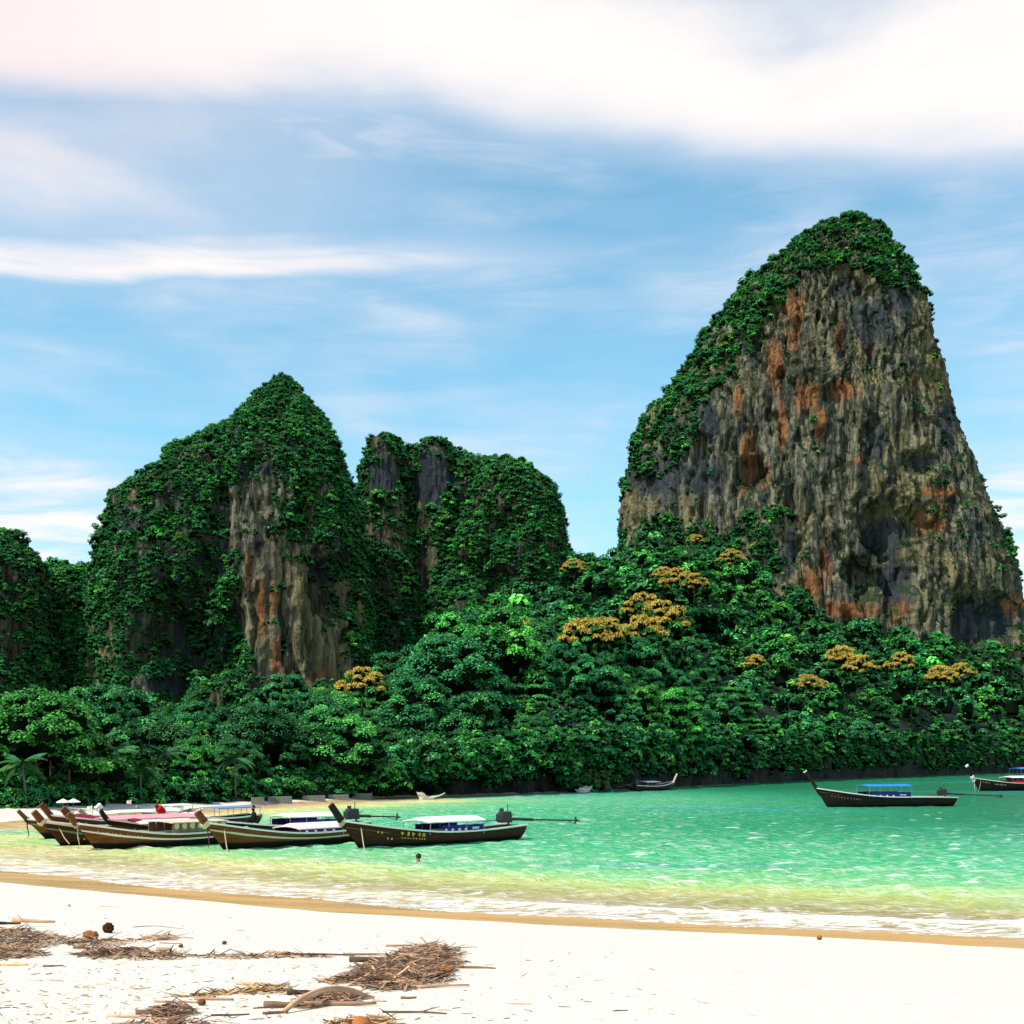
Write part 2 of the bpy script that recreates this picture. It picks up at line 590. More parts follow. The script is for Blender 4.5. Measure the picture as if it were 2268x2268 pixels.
nt.l.new(m3.outputs[0], out.inputs[0])

ang = np.concatenate([np.linspace(-1.25, -0.42, 30)[:-1], np.linspace(-0.42, 0.42, 380), np.linspace(0.42, 1.3, 36)[1:]])
dd = np.concatenate([np.geomspace(12.0, 24, 30)[:-1], np.geomspace(24, 110, 380)[:-1], np.geomspace(110, 520, 60)])
A_, D_ = np.meshgrid(ang, dd)
X_ = np.tan(A_) * D_; Y_ = D_
S_ = sea_dist(X_, Y_)
S_C = np.where(S_ > 0, dist_poly(X_, Y_, NEAR + FAR[:5]) + 14 * sstep(X_, 10, 60), S_)    # the water is deep along the sea cliff
p = vec3(X_, Y_, 0 * X_)
fade = 1 / (1 + (D_ / 110.0) ** 4) * sstep(S_, 0.2, 7)
warp = 2.6 * perlin(p * 0.22)
wav = np.zeros_like(X_)
for k, (a, wl, am) in enumerate([(-1.05, 2.1, 0.030), (-0.75, 1.35, 0.030), (-1.45, 1.0, 0.024), (-0.5, 0.8, 0.018), (-1.8, 1.6, 0.026), (-1.15, 0.62, 0.014)]):
    ph = (X_ * math.cos(a) + Y_ * math.sin(a)) * 2 * math.pi / wl + warp * (1 + 0.3 * k) + k * 2.1
    env = 0.45 + 1.1 * perlin(p * 0.45 + 7.7 * k)
    wav += am * np.sin(ph + 0.5 * np.sin(ph)) * np.clip(env, 0, 1.5)
wav *= fade * 1.9
# two low breakers running on to the sand
cr = np.zeros_like(X_)
along = perlin(vec3(X_ * 0.11, Y_ * 0.11, 3.3 + 0 * X_))
for s0, hgt_, wid in ((1.9, 0.10, 0.55), (6.2, 0.10, 0.8)):
    sp = s0 + 1.3 * along + 0.35 * perlin(p * 0.6 + s0)
    g = np.exp(-((S_ - sp) / wid) ** 2)
    amp = sstep(X_ + 6 * perlin(p * 0.09 + s0), -8, 4) if s0 < 4 else 0.55 + 0.45 * perlin(p * 0.08)
    wav += hgt_ * g * amp
    cr = np.maximum(cr, g * amp * (0.95 if s0 < 4 else 0.45))
foam = np.where(Y_ > 62, 0.25, 1.0) * np.maximum(np.exp(-((S_ + 0.25 + 0.5 * along) / 0.55) ** 2) * 0.55, cr * 0.9)
foam = np.maximum(foam, np.where(Y_ > 62, 0.2, 1.0) * 0.52 * sstep(S_, 8.0, 0.2) * (S_ > -1.0))
crest = np.clip(wav / 0.085, 0, 1.2) * sstep(S_, 3, 10)
zz = np.where(S_ < -3.0, -0.9, 0.012 + wav)
# film of the last wave lying on the sand
film = (S_ < 0.6) & (S_ >= -3.0)
reach = -0.75 + 0.75 * along + 0.3 * perlin(p * 0.45)
zz = np.where(film, np.where(S_ > reach, np.maximum(0.010, sand_z(X_, Y_) + 0.012), sand_z(X_, Y_) - 0.05), zz)
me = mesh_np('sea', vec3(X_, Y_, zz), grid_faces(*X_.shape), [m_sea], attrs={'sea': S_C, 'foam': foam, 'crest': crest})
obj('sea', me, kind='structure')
# the open sea outside the bay
bx = MB(); bx.sheet([[(540, -1400, -0.3), (4000, -1400, -0.3)], [(540, 6500, -0.3), (4000, 6500, -0.3)]])
me = bx.build('sea', m_sea, kind='structure')
at = me.data.attributes.new('sea', 'FLOAT', 'POINT'); at.data.foreach_set('value', [90.0] * len(me.data.vertices))

# ---------------------------------------------------------------- limestone material
def rock_material(name, tone=1.0):
    m, nt, b = material(name)
    pos = nt.coord('Object')
    tall = nt.mapping(pos, (1, 1, 0.13))
    s1 = nt.noise(tall, 0.42, 6, 0.62, 0.8)
    s2 = nt.noise(nt.mapping(pos, (1, 1, 0.08), (9, 4, 2)), 0.9, 5, 0.6, 0.4)
    pat = nt.noise(nt.mapping(pos, (1, 1, 0.55), (3, 8, 1)), 0.045, 5, 0.6, 0.6)
    pat2 = nt.noise(nt.mapping(pos, (1, 1, 0.45), (13, 2, 7)), 0.085, 4, 0.6, 0.8)
    gr = nt.noise(pos, 1.6, 5, 0.65)
    c = nt.mixc(nt.smooth(s1, 0.34, 0.68), (0.022 * tone, 0.028 * tone, 0.024 * tone), (0.32 * tone, 0.305 * tone, 0.20 * tone))
    c = nt.mixc(nt.smooth(pat, 0.44, 0.66, 0, 0.6), c, (0.28 * tone, 0.225 * tone, 0.085 * tone))      # ochre
    c = nt.mixc(nt.smooth(pat2, 0.56, 0.70, 0, 0.7), c, (0.050, 0.068, 0.095))        # blue grey
    st = nt.attr('stain').outputs['Fac']
    stn = nt.smooth(nt.add(st, nt.mul(nt.sub(s1, 0.5), 2.2)), 0.30, 0.85, 0, 0.80)
    c = nt.mixc(stn, c, nt.mixc(s2, (0.15, 0.048, 0.018), (0.60, 0.235, 0.075)))
    c = nt.mixc(nt.smooth(s2, 0.50, 0.66, 0, 0.85), c, (0.016, 0.022, 0.024))          # water streaks
    s3 = nt.noise(nt.mapping(pos, (1, 1, 0.10), (2, 7, 5)), 0.24, 5, 0.65, 0.5)
    c = nt.mixc(nt.smooth(s3, 0.53, 0.66, 0, 0.8), c, (0.014, 0.020, 0.026))
    c = nt.mixc(nt.smooth(gr, 0.60, 0.78, 0, 0.45), c, (0.42 * tone, 0.40 * tone, 0.29 * tone))
    dk = nt.attr('soot').outputs['Fac']  # dark blue grey rock patches, and shade painted over the left peak's hollow
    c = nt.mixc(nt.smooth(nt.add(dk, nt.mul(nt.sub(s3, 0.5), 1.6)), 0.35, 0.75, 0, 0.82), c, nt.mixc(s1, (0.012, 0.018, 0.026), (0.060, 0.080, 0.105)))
    lich = nt.attr('moss').outputs['Fac']
    c = nt.mixc(nt.smooth(nt.add(lich, nt.mul(nt.sub(gr, 0.5), 1.2)), 0.45, 0.75, 0, 0.85), c, (0.020, 0.045, 0.014))
    nt.put(b.inputs['Base Color'], c)
    b.inputs['Roughness'].default_value = 0.92
    b.inputs['Specular IOR Level'].default_value = 0.12
    h = nt.add(nt.mul(s1, 0.8), nt.add(nt.mul(s2, 0.45), nt.mul(gr, 0.30)))
    nt.put(b.inputs['Normal'], nt.bump(h, 1.0, 2.2))
    return m


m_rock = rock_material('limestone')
m_rock_dark = rock_material('limestone_weathered', 0.55)


def k2(pts):
    return [(u * K, v * K) for u, v in pts]


ROCKS = []     # (points, normals, weight) of every rock face, for the plants that grow on it


def karst(D, left, right, zbase, ratio, seed, nz, nth, stains=(), dents=(), stain_shades=(), fl=1.0, e=0.82, lean=0.0, fs=1.0, pull=1.0):
    """one limestone tower from its outline (1932 px rows, top to bottom) standing D metres ahead"""
    left = np.array(k2(left)); right = np.array(k2(right))
    def xz(a):
        return (a[:, 0] - 1134) / F * D, EYE + (HV - a[:, 1]) / F * D
    xl_, zl_ = xz(left); xr_, zr_ = xz(right)
    ztop = zl_[0]
    t = np.linspace(0, 1, nz)
    z = zbase + (ztop - zbase) * (1 - (1 - t) ** 1.25)
    xl = np.interp(z, zl_[::-1], xl_[::-1]); xr = np.interp(z, zr_[::-1], xr_[::-1])
    # smooth the outline a little so rings do not kink
    c = (xl + xr) / 2; a = np.maximum((xr - xl) / 2, 0.05)
    amax = a.max()
    bdep = ratio * amax * np.clip(a / amax, 0, 1) ** 0.8
    nf_ = int(nth * 0.78)
    th = np.concatenate([np.linspace(-math.pi - 0.25, 0.25, nf_), np.linspace(0.25, math.pi - 0.25, nth - nf_ + 2)[1:-1]])
    TH, ZZ = np.meshgrid(th, z)
    ct, stt = np.cos(TH), np.sin(TH)
    ex = np.sign(ct) * np.abs(ct) ** e; ey = np.sign(stt) * np.abs(stt) ** e
    a = np.maximum(a - pull * np.clip(a / 8.0, 0, 1), 0.05)
    X = c[:, None] + a[:, None] * ex
    Y = D + bdep[:, None] * ey + lean * (ZZ - zbase)
    q = vec3(X + seed * 31, Y, ZZ) * fs
    nx, ny = ct, stt
    size = np.clip(a / 14.0, 0.05, 1.0)[:, None]
    low_ = 4.2 * fbm(q * np.array((0.042, 0.042, 0.016)), 3)
    but = 2.6 * fbm(q * np.array((0.13, 0.13, 0.022)) + 5, 3, ridged=True)
    flu = 2.0 * fbm(q * np.array((0.36, 0.36, 0.050)) + 9, 4, 0.6, ridged=True)
    pk = fbm(q * np.array((0.22, 0.22, 0.045)) + 21, 4)
    pk2 = fbm(q * np.array((0.55, 0.55, 0.11)) + 31, 3)
    crk = 1 - np.abs(fbm(q * np.array((0.11, 0.11, 0.030)) + 41, 3))
    flu = flu - 3.0 * sstep(pk, 0.20, 0.33) - 1.5 * sstep(pk2, 0.22, 0.34) - 1.8 * sstep(crk, 0.93, 0.985) - 1.2
    fin = 0.8 * fbm(q * np.array((0.9, 0.9, 0.20)) + 2, 2, ridged=True)
    led = 0.35 * perlin(q * np.array((0.09, 0.09, 0.30)) + 4)
    dsp = (low_ + but + flu + led) * size * fl + fin * np.minimum(size * 2, 1)
    U, V = pix(vec3(X, Y, ZZ)); U = U / K; V = V / K
    front = stt < 0.1
    for (du, dv, ru, rv, dep) in dents:
        wob_ = 0.75 * fbm(q * np.array((0.22, 0.22, 0.10)) + 3, 3)
        rr = np.hypot((U - du) / ru, (V - dv) / rv) + wob_
        dsp -= dep * sstep(rr, 1.15, 0.55) * front
    X = X + nx * dsp; Y = Y + ny * dsp
    stain = np.zeros_like(X)
    for (du, dv, ru, rv) in stains:
        stain = np.maximum(stain, np.exp(-(((U - du) / ru) ** 2 + ((V - dv) / rv) ** 2)) * front)
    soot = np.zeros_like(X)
    for (du, dv, ru, rv) in stain_shades:
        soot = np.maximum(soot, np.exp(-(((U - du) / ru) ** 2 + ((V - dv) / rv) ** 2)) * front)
    pts = vec3(X, Y, ZZ)
    n_r = np.gradient(pts, axis=0); n_c = np.gradient(pts, axis=1)
    nn = np.cross(n_c, n_r); ar = np.linalg.norm(nn, axis=-1)
    nn = nn / np.maximum(ar, 1e-9)[..., None]
    moss = np.clip(nn[..., 2] * 1.3, 0, 1)
    ROCKS.append((pts.reshape(-1, 3), nn.reshape(-1, 3), ar.ravel()))
    f = grid_faces(nz, nth, wrap=True)
    return pts.reshape(-1, 3), f, stain.ravel(), moss.ravel(), soot.ravel()


def rock_object(name, shells, mat, **kw):
    vs, fs, ss, ms, ks, o = [], [], [], [], [], 0
    for v, f, s_, m_, k_s in shells:
        vs.append(v); fs.append(f + o); ss.append(s_); ms.append(m_); ks.append(k_s); o += len(v)
    me = mesh_np(name, np.concatenate(vs), np.concatenate(fs), [mat], attrs={'stain': np.concatenate(ss), 'moss': np.concatenate(ms), 'soot': np.concatenate(ks)})
    return obj(name, me, kind='structure', **kw)


R_STAIN = [(1500, 580, 24, 42), (1462, 690, 20, 70), (1520, 745, 34, 40), (1592, 735, 26, 28), (1476, 800, 12, 70), (1545, 800, 12, 50), (1395, 760, 10, 40),
           (1412, 860, 18, 60), (1402, 900, 10, 40), (1440, 905, 12, 30), (1560, 1050, 14, 60), (1720, 725, 12, 22), (1765, 930, 40, 12), (1765, 980, 26, 50),
           (1600, 1150, 75, 22), (1535, 1100, 24, 40), (1905, 1140, 14, 30), (1690, 1140, 24, 36), (1640, 655, 10, 20), (1580, 640, 14, 40), (1500, 640, 16, 30), (1620, 870, 14, 12)]
R_DENT = [(1632, 1085, 30, 42, 9), (1738, 872, 38, 26, 4), (1680, 1000, 75, 60, 6), (1420, 890, 30, 34, 6), (1640, 830, 14, 60, 4), (1845, 1170, 60, 60, 7), (1690, 1090, 26, 60, 6), (1590, 560, 40, 50, 2.5)]
tower = karst(430, [(1612, 420), (1560, 430), (1500, 470), (1470, 496), (1420, 545), (1350, 615), (1300, 695), (1262, 742), (1225, 785), (1210, 850), (1202, 905), (1196, 950), (1170, 1100), (1140, 1320)],
              [(1612, 420), (1648, 432), (1684, 488), (1710, 530), (1730, 580), (1742, 635), (1766, 725), (1787, 810), (1810, 885), (1842, 975), (1872, 1040), (1902, 1110), (1925, 1200), (1950, 1320)],
              22, 0.62, 1, 400, 460, R_STAIN, R_DENT, [(1640, 600, 60, 60), (1690, 560, 30, 60), (1240, 900, 60, 60), (1330, 900, 50, 60), (1340, 800, 25, 60), (1650, 840, 20, 70), (1680, 1010, 70, 50), (1700, 1100, 40, 60), (1590, 545, 30, 30), (1740, 870, 30, 20), (1860, 1170, 60, 50), (1780, 800, 25, 50), (1420, 640, 20, 60), (1490, 1040, 25, 60), (1790, 680, 16, 60)], fl=1.0, pull=1.0)  # dark blue grey patches, several of them over the dents
rock_object('limestone_tower', [tower], m_rock)

L_STAIN = [(490, 1150, 14, 70), (512, 1130, 10, 40), (470, 1080, 8, 60), (600, 1285, 24, 30), (545, 1300, 20, 40), (320, 1010, 9, 10), (435, 1030, 10, 12), (520, 1240, 14, 50)]
L_DENT = [(330, 1220, 95, 110, 13), (620, 1100, 40, 60, 4), (395, 1100, 40, 60, 5), (440, 1200, 30, 120, 6), (560, 980, 25, 60, 2.5)]
west = karst(280, [(530, 710), (502, 738), (458, 788), (404, 828), (350, 852), (300, 890), (250, 926), (216, 948), (207, 990), (196, 1022), (180, 1060), (165, 1150), (150, 1420)],
             [(530, 710), (545, 718), (572, 746), (610, 790), (634, 836), (655, 892), (667, 952), (672, 1005), (680, 1100), (690, 1250), (700, 1420)],
             4, 0.62, 2, 300, 290, L_STAIN, L_DENT, [(330, 1220, 120, 130), (270, 990, 70, 60), (400, 1060, 50, 80), (350, 930, 60, 50), (640, 1000, 40, 120), (560, 860, 60, 80), (450, 860, 80, 80), (300, 1080, 90, 90)], fl=0.72)  # hollow and right flank shade painted into the rock; the rest is dark rock
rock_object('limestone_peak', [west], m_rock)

m0_ = karst(318, [(838, 836), (800, 842), (764, 849), (712, 858), (692, 880), (688, 940), (684, 1000), (670, 1150), (660, 1400)],
            [(838, 836), (874, 860), (914, 874), (985, 890), (1022, 906), (1044, 930), (1056, 965), (1062, 1010), (1072, 1120), (1100, 1400)], 8, 0.42, 4, 230, 330, (),
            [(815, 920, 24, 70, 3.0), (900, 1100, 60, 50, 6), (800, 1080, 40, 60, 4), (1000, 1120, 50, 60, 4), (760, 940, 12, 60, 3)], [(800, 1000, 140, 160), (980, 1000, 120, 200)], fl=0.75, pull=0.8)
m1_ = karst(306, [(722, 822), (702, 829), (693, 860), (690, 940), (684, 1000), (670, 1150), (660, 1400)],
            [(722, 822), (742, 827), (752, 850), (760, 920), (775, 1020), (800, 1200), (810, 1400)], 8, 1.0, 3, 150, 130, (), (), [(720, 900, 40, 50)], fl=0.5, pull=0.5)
m2_ = karst(310, [(822, 828), (802, 834), (790, 862), (782, 950), (775, 1060), (760, 1400)],
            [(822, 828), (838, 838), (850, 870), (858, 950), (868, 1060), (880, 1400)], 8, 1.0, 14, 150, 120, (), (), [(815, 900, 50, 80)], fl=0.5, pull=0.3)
m3_ = karst(303, [(958, 863), (930, 878), (905, 905), (880, 960), (850, 1060), (800, 1200), (770, 1400)],
            [(958, 863), (985, 877), (1015, 898), (1040, 925), (1053, 962), (1060, 1010), (1068, 1120), (1095, 1400)], 8, 0.6, 5, 180, 200, (), [(900, 1100, 60, 50, 5), (960, 990, 40, 40, 3)], fl=0.6)
rock_object('limestone_ridge', [m0_, m1_, m2_, m3_], m_rock_dark)

f2_ = karst(285, [(142, 1072), (100, 1076), (60, 1090), (20, 1120), (0, 1250), (-10, 1420)],
            [(142, 1074), (165, 1080), (190, 1095), (215, 1150), (235, 1250), (240, 1420)], 4, 0.7, 12, 110, 110, (), [], fl=0.6)
rock_object('limestone_bluff', [f2_], m_rock_dark)
f1_ = karst(265, [(5, 1012), (-40, 1025), (-90, 1060), (-140, 1120), (-180, 1250), (-200, 1420)],
            [(5, 1012), (35, 1018), (60, 1042), (80, 1075), (88, 1150), (92, 1250), (95, 1420)], 4, 0.8, 6, 160, 170, (), [], fl=0.6)
rock_object('limestone_bluff', [f1_], m_rock_dark)
# grey outcrops that stand clear of the forest
outs = [(158, [(1085, 1318), (1045, 1330), (1028, 1360), (1040, 1420), (1030, 1500)], [(1085, 1318), (1110, 1340), (1142, 1372), (1150, 1420), (1150, 1500)], 0.5, 7)]
for D, l_, r_, ra, sd_ in outs:
    zb = EYE + (HV - l_[-1][1] * K) / F * D
    rock_object('rock_outcrop', [karst(D, l_, r_, zb, ra, sd_, 100, 120, (), (), [(1085, 1360, 90, 90)], fl=0.9, fs=2.4)], m_rock)
N_OUT = len(outs)

# ---------------------------------------------------------------- land behind the bay
LU = [-900, -400, 0, 400, 830, 1100, 1300, 1600, 1850, 2100, 2268, 2700, 3400]
def shoreD(u):
    return np.interp(u, [-900, -400] + [q[0] for q in FARUV] + [3400], [60, 66] + [EYE * F / (q[1] - HV) for q in FARUV] + [560])
LZ = {-900: [(0, -1), (10, -.5), (14, 1.5), (70, 3), (160, 10), (240, 18), (400, 20)],
      -400: [(0, -1), (10, -.5), (14, 1.5), (70, 3), (160, 10), (240, 18), (400, 20)],
      0: [(0, -1), (6, -.5), (14, 1.4), (60, 2.5), (125, 4), (170, 7), (400, 18)],
      400: [(0, -1), (3, -.5), (9, 1.4), (50, 2.5), (110, 4.5), (150, 7), (400, 16)],
      830: [(0, -1), (1.5, -.5), (5, 1.8), (30, 5), (70, 9), (130, 15), (175, 20), (400, 24)],
      1100: [(0, -1), (0.5, 0), (2.5, 3.5), (38, 12), (95, 24), (155, 36), (220, 44), (400, 40)],
      1300: [(0, -1), (0.5, 0), (2.5, 4.5), (35, 14), (105, 33), (175, 50), (245, 61), (300, 58), (400, 40)],
      1600: [(0, -1), (0.5, 0), (2.5, 6.0), (50, 18), (110, 36), (170, 58), (200, 68), (400, 60)],
      1850: [(0, -1), (0.5, 0), (2.5, 7.5), (50, 19), (100, 32), (145, 43), (190, 48), (400, 50)],
      2100: [(0, -1), (0.5, 0), (2.5, 8.5), (35, 18), (85, 33), (125, 40), (400, 50)],
      2268: [(0, -1), (0.5, 0), (2.5, 9.0), (38, 22), (68, 33), (120, 52), (400, 60)],
      2700: [(0, -1), (0.5, 0), (2.5, 9), (60, 30), (150, 55), (400, 60)],
      3400: [(0, -1), (0.5, 0), (2.5, 9), (60, 30), (150, 55), (400, 60)]}


def land_z(u, d):
    u = np.asarray(u, float); d = np.asarray(d, float)
    cols = np.stack([np.interp(d, [q[0] for q in LZ[k]], [q[1] for q in LZ[k]]) for k in LU], 0)
    i = np.clip(np.searchsorted(LU, u) - 1, 0, len(LU) - 2)
    lu = np.array(LU, float)
    t = np.clip((u - lu[i]) / (lu[i + 1] - lu[i]), 0, 1); t = t * t * (3 - 2 * t)
    a = np.take_along_axis(cols, i[None], 0)[0]; b_ = np.take_along_axis(cols, (i + 1)[None], 0)[0]
    return a * (1 - t) + b_ * t


def land_at(x, y):
    u = 1134 + F * x / y
    d = y - shoreD(u)
    z = land_z(u, d)
    p = vec3(x, y, 0 * z)
    return z + (2.2 * fbm(p * 0.05, 3) + 0.7 * perlin(p * 0.25)) * sstep(d, 4, 30)


m_land, nt, b = material('forest_floor')
pos = nt.coord('Object')
geo = nt.new('ShaderNodeNewGeometry')
sx = nt.new('ShaderNodeSeparateXYZ'); nt.l.new(geo.outputs['Normal'], sx.inputs[0])
steep = nt.smooth(sx.outputs[2], 0.25, 0.6, 1, 0)
g1 = nt.noise(nt.mapping(pos, (1, 1, 0.25)), 0.7, 6, 0.65, 0.5)
fl_ = nt.mixc(nt.noise(pos, 0.4, 4), (0.005, 0.014, 0.005), (0.013, 0.030, 0.010))
rk = nt.mixc(nt.smooth(g1, 0.35, 0.75), (0.005, 0.008, 0.007), (0.045, 0.048, 0.036))
nt.put(b.inputs['Base Color'], nt.mixc(steep, fl_, rk))
nt.put(b.inputs['Normal'], nt.bump(g1, 0.9, 0.9))
uu = np.concatenate([np.linspace(-900, -150, 40)[:-1], np.linspace(-150, 2420, 520), np.linspace(2420, 3400, 40)[1:]])
ddl = np.concatenate([np.linspace(0, 3, 22)[:-1], np.linspace(3, 5, 5)[:-1], np.geomspace(5, 420, 110)])
UU, DL = np.meshgrid(uu, ddl)
jag = 1.6 * fbm(vec3(UU * 0.02, DL * 0 + 1, 0 * UU), 4) * sstep(UU, 800, 1100)
DY = shoreD(UU) + DL + jag * (DL < 8) * 1.0
XX = (UU - 1134) / F * DY
ZZ = land_z(UU, DL) * (1 + 0.45 * fbm(vec3(UU * 0.012, 0 * UU, 5 + 0 * UU), 3) * (1 - sstep(DL, 6, 25)) * sstep(UU, 850, 1000))
pp = vec3(XX, DY, 0 * XX)
ZZ = ZZ + (2.2 * fbm(pp * 0.05, 3) + 0.7 * perlin(pp * 0.25)) * sstep(DL, 4, 30)
DY = DY - 2.2 * sstep(ZZ, 0.6, 5.0) * (DL < 14) * (1 - sstep(DL, 5, 14)) * sstep(UU, 850, 1000)
rough = (DL > 0.3) & (DL < 12)
DY = DY + 2.0 * fbm(vec3(XX * 0.35, ZZ * 0.22, 2 + 0 * XX), 4, 0.6, ridged=True) * rough * sstep(UU, 800, 1000)
me = mesh_np('hillside', vec3(XX, DY, ZZ), grid_faces(*XX.shape), [m_land])
obj('hillside', me, kind='structure')
bx = MB(); bx.sheet([[(-4400, 300, -2.0), (-160, 60, 1.2)], [(-4400, 6500, 4.0), (-260, 500, 12)]])
bx.build('hinterland', m_land, kind='structure')
bx = MB(); bx.sheet([[(-260, 660, 8.0), (700, 960, 20)], [(-1500, 6500, 8.0), (900, 6500, 8.0)]])
bx.build('hinterland', m_land, kind='structure')

# ================================================================ plants
def leaf_material(name, shift=(1, 1, 1)):
    m, nt, b = material(name)
    a = nt.attr('tint').outputs['Color']
    oi = nt.new('ShaderNodeObjectInfo')
    rn = oi.outputs['Random']
    hue = nt.ramp(rn, [(0.0, (0.50, 0.55, 0.60)), (0.3, (0.80, 0.85, 0.95)), (0.55, (0.75, 1.05, 1.35)), (0.8, (1.5, 1.15, 0.70)), (1.0, (1.0, 1.45, 1.0))])
    c = nt.mixc(1.0, a, hue, 'MULTIPLY')
    c = nt.mixc(1.0, c, shift, 'MULTIPLY')
    nt.put(b.inputs['Base Color'], c)
    b.inputs['Roughness'].default_value = 0.55
    b.inputs['Specular IOR Level'].default_value = 0.22
    return m


m_leaf = leaf_material('leaves')
m_blossom, nt, b = material('blossom')
nt.put(b.inputs['Base Color'], nt.attr('tint').outputs['Color'])
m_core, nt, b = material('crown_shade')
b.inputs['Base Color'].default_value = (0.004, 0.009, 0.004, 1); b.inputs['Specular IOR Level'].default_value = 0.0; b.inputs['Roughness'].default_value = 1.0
m_bark, nt, b = material('bark')
pos = nt.coord('Object')
nt.put(b.inputs['Base Color'], nt.mixc(nt.noise(nt.mapping(pos, (1, 1, 0.3)), 6, 4), (0.06, 0.05, 0.035), (0.20, 0.17, 0.13)))

G_DARK = np.array((0.014, 0.085, 0.022)); G_MID = np.array((0.054, 0.310, 0.074)); G_LITE = np.array((0.180, 0.66, 0.140)); G_YEL = np.array((0.13, 0.18, 0.025))
FLOWER = np.array((0.78, 0.53, 0.10)); FLOWER2 = np.array((0.48, 0.40, 0.07))


def leaves_on(c, r, n, size, rg, up=0.55, col=None, spread=1.0):
    """n leaf blades on the upper shell of a clump; returns verts (4n,3), colours (4n,3)"""
    d = rg.normal(size=(n, 3))
    d /= np.linalg.norm(d, axis=1)[:, None]
    d[:, 2] = np.where(d[:, 2] < -0.25, -d[:, 2] * 0.6, d[:, 2])
    d /= np.linalg.norm(d, axis=1)[:, None]
    rad = r * (0.72 + 0.34 * rg.random(n))[:, None]
    p = c + d * rad
    nrm = d * 0.55 + np.array((0, 0, up)) + rg.normal(size=(n, 3)) * 0.42
    nrm /= np.linalg.norm(nrm, axis=1)[:, None]
    t = np.cross(nrm, rg.normal(size=(n, 3)))
    t /= np.maximum(np.linalg.norm(t, axis=1), 1e-6)[:, None]
    b_ = np.cross(nrm, t)
    L = size * (0.7 + 0.6 * rg.random(n))[:, None]
    w = L * 0.42
    droop = np.array((0, 0, -1.0)) * L * 0.18
    v = np.stack([p - t * L * 0.5, p + b_ * w * 0.5, p + t * L * 0.5 + droop, p - b_ * w * 0.5], 1)
    k = rg.random((n, 1))
    base = G_MID * (1 - k) + G_LITE * k if col is None else col[0] * (1 - k) + col[1] * k
    base = base * (0.75 + 0.5 * rg.random((n, 1)))
    return v.reshape(-1, 3), np.repeat(base, 4, 0)


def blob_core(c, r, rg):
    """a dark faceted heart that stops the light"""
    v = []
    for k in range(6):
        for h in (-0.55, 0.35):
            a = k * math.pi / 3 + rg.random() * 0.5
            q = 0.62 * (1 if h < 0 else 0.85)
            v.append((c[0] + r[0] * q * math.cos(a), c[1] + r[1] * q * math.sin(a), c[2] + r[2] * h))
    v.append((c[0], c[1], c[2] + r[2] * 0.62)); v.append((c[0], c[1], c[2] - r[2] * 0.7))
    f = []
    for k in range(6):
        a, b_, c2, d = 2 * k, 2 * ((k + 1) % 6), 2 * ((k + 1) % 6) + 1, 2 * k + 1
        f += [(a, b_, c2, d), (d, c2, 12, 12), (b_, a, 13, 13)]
    return np.array(v), f


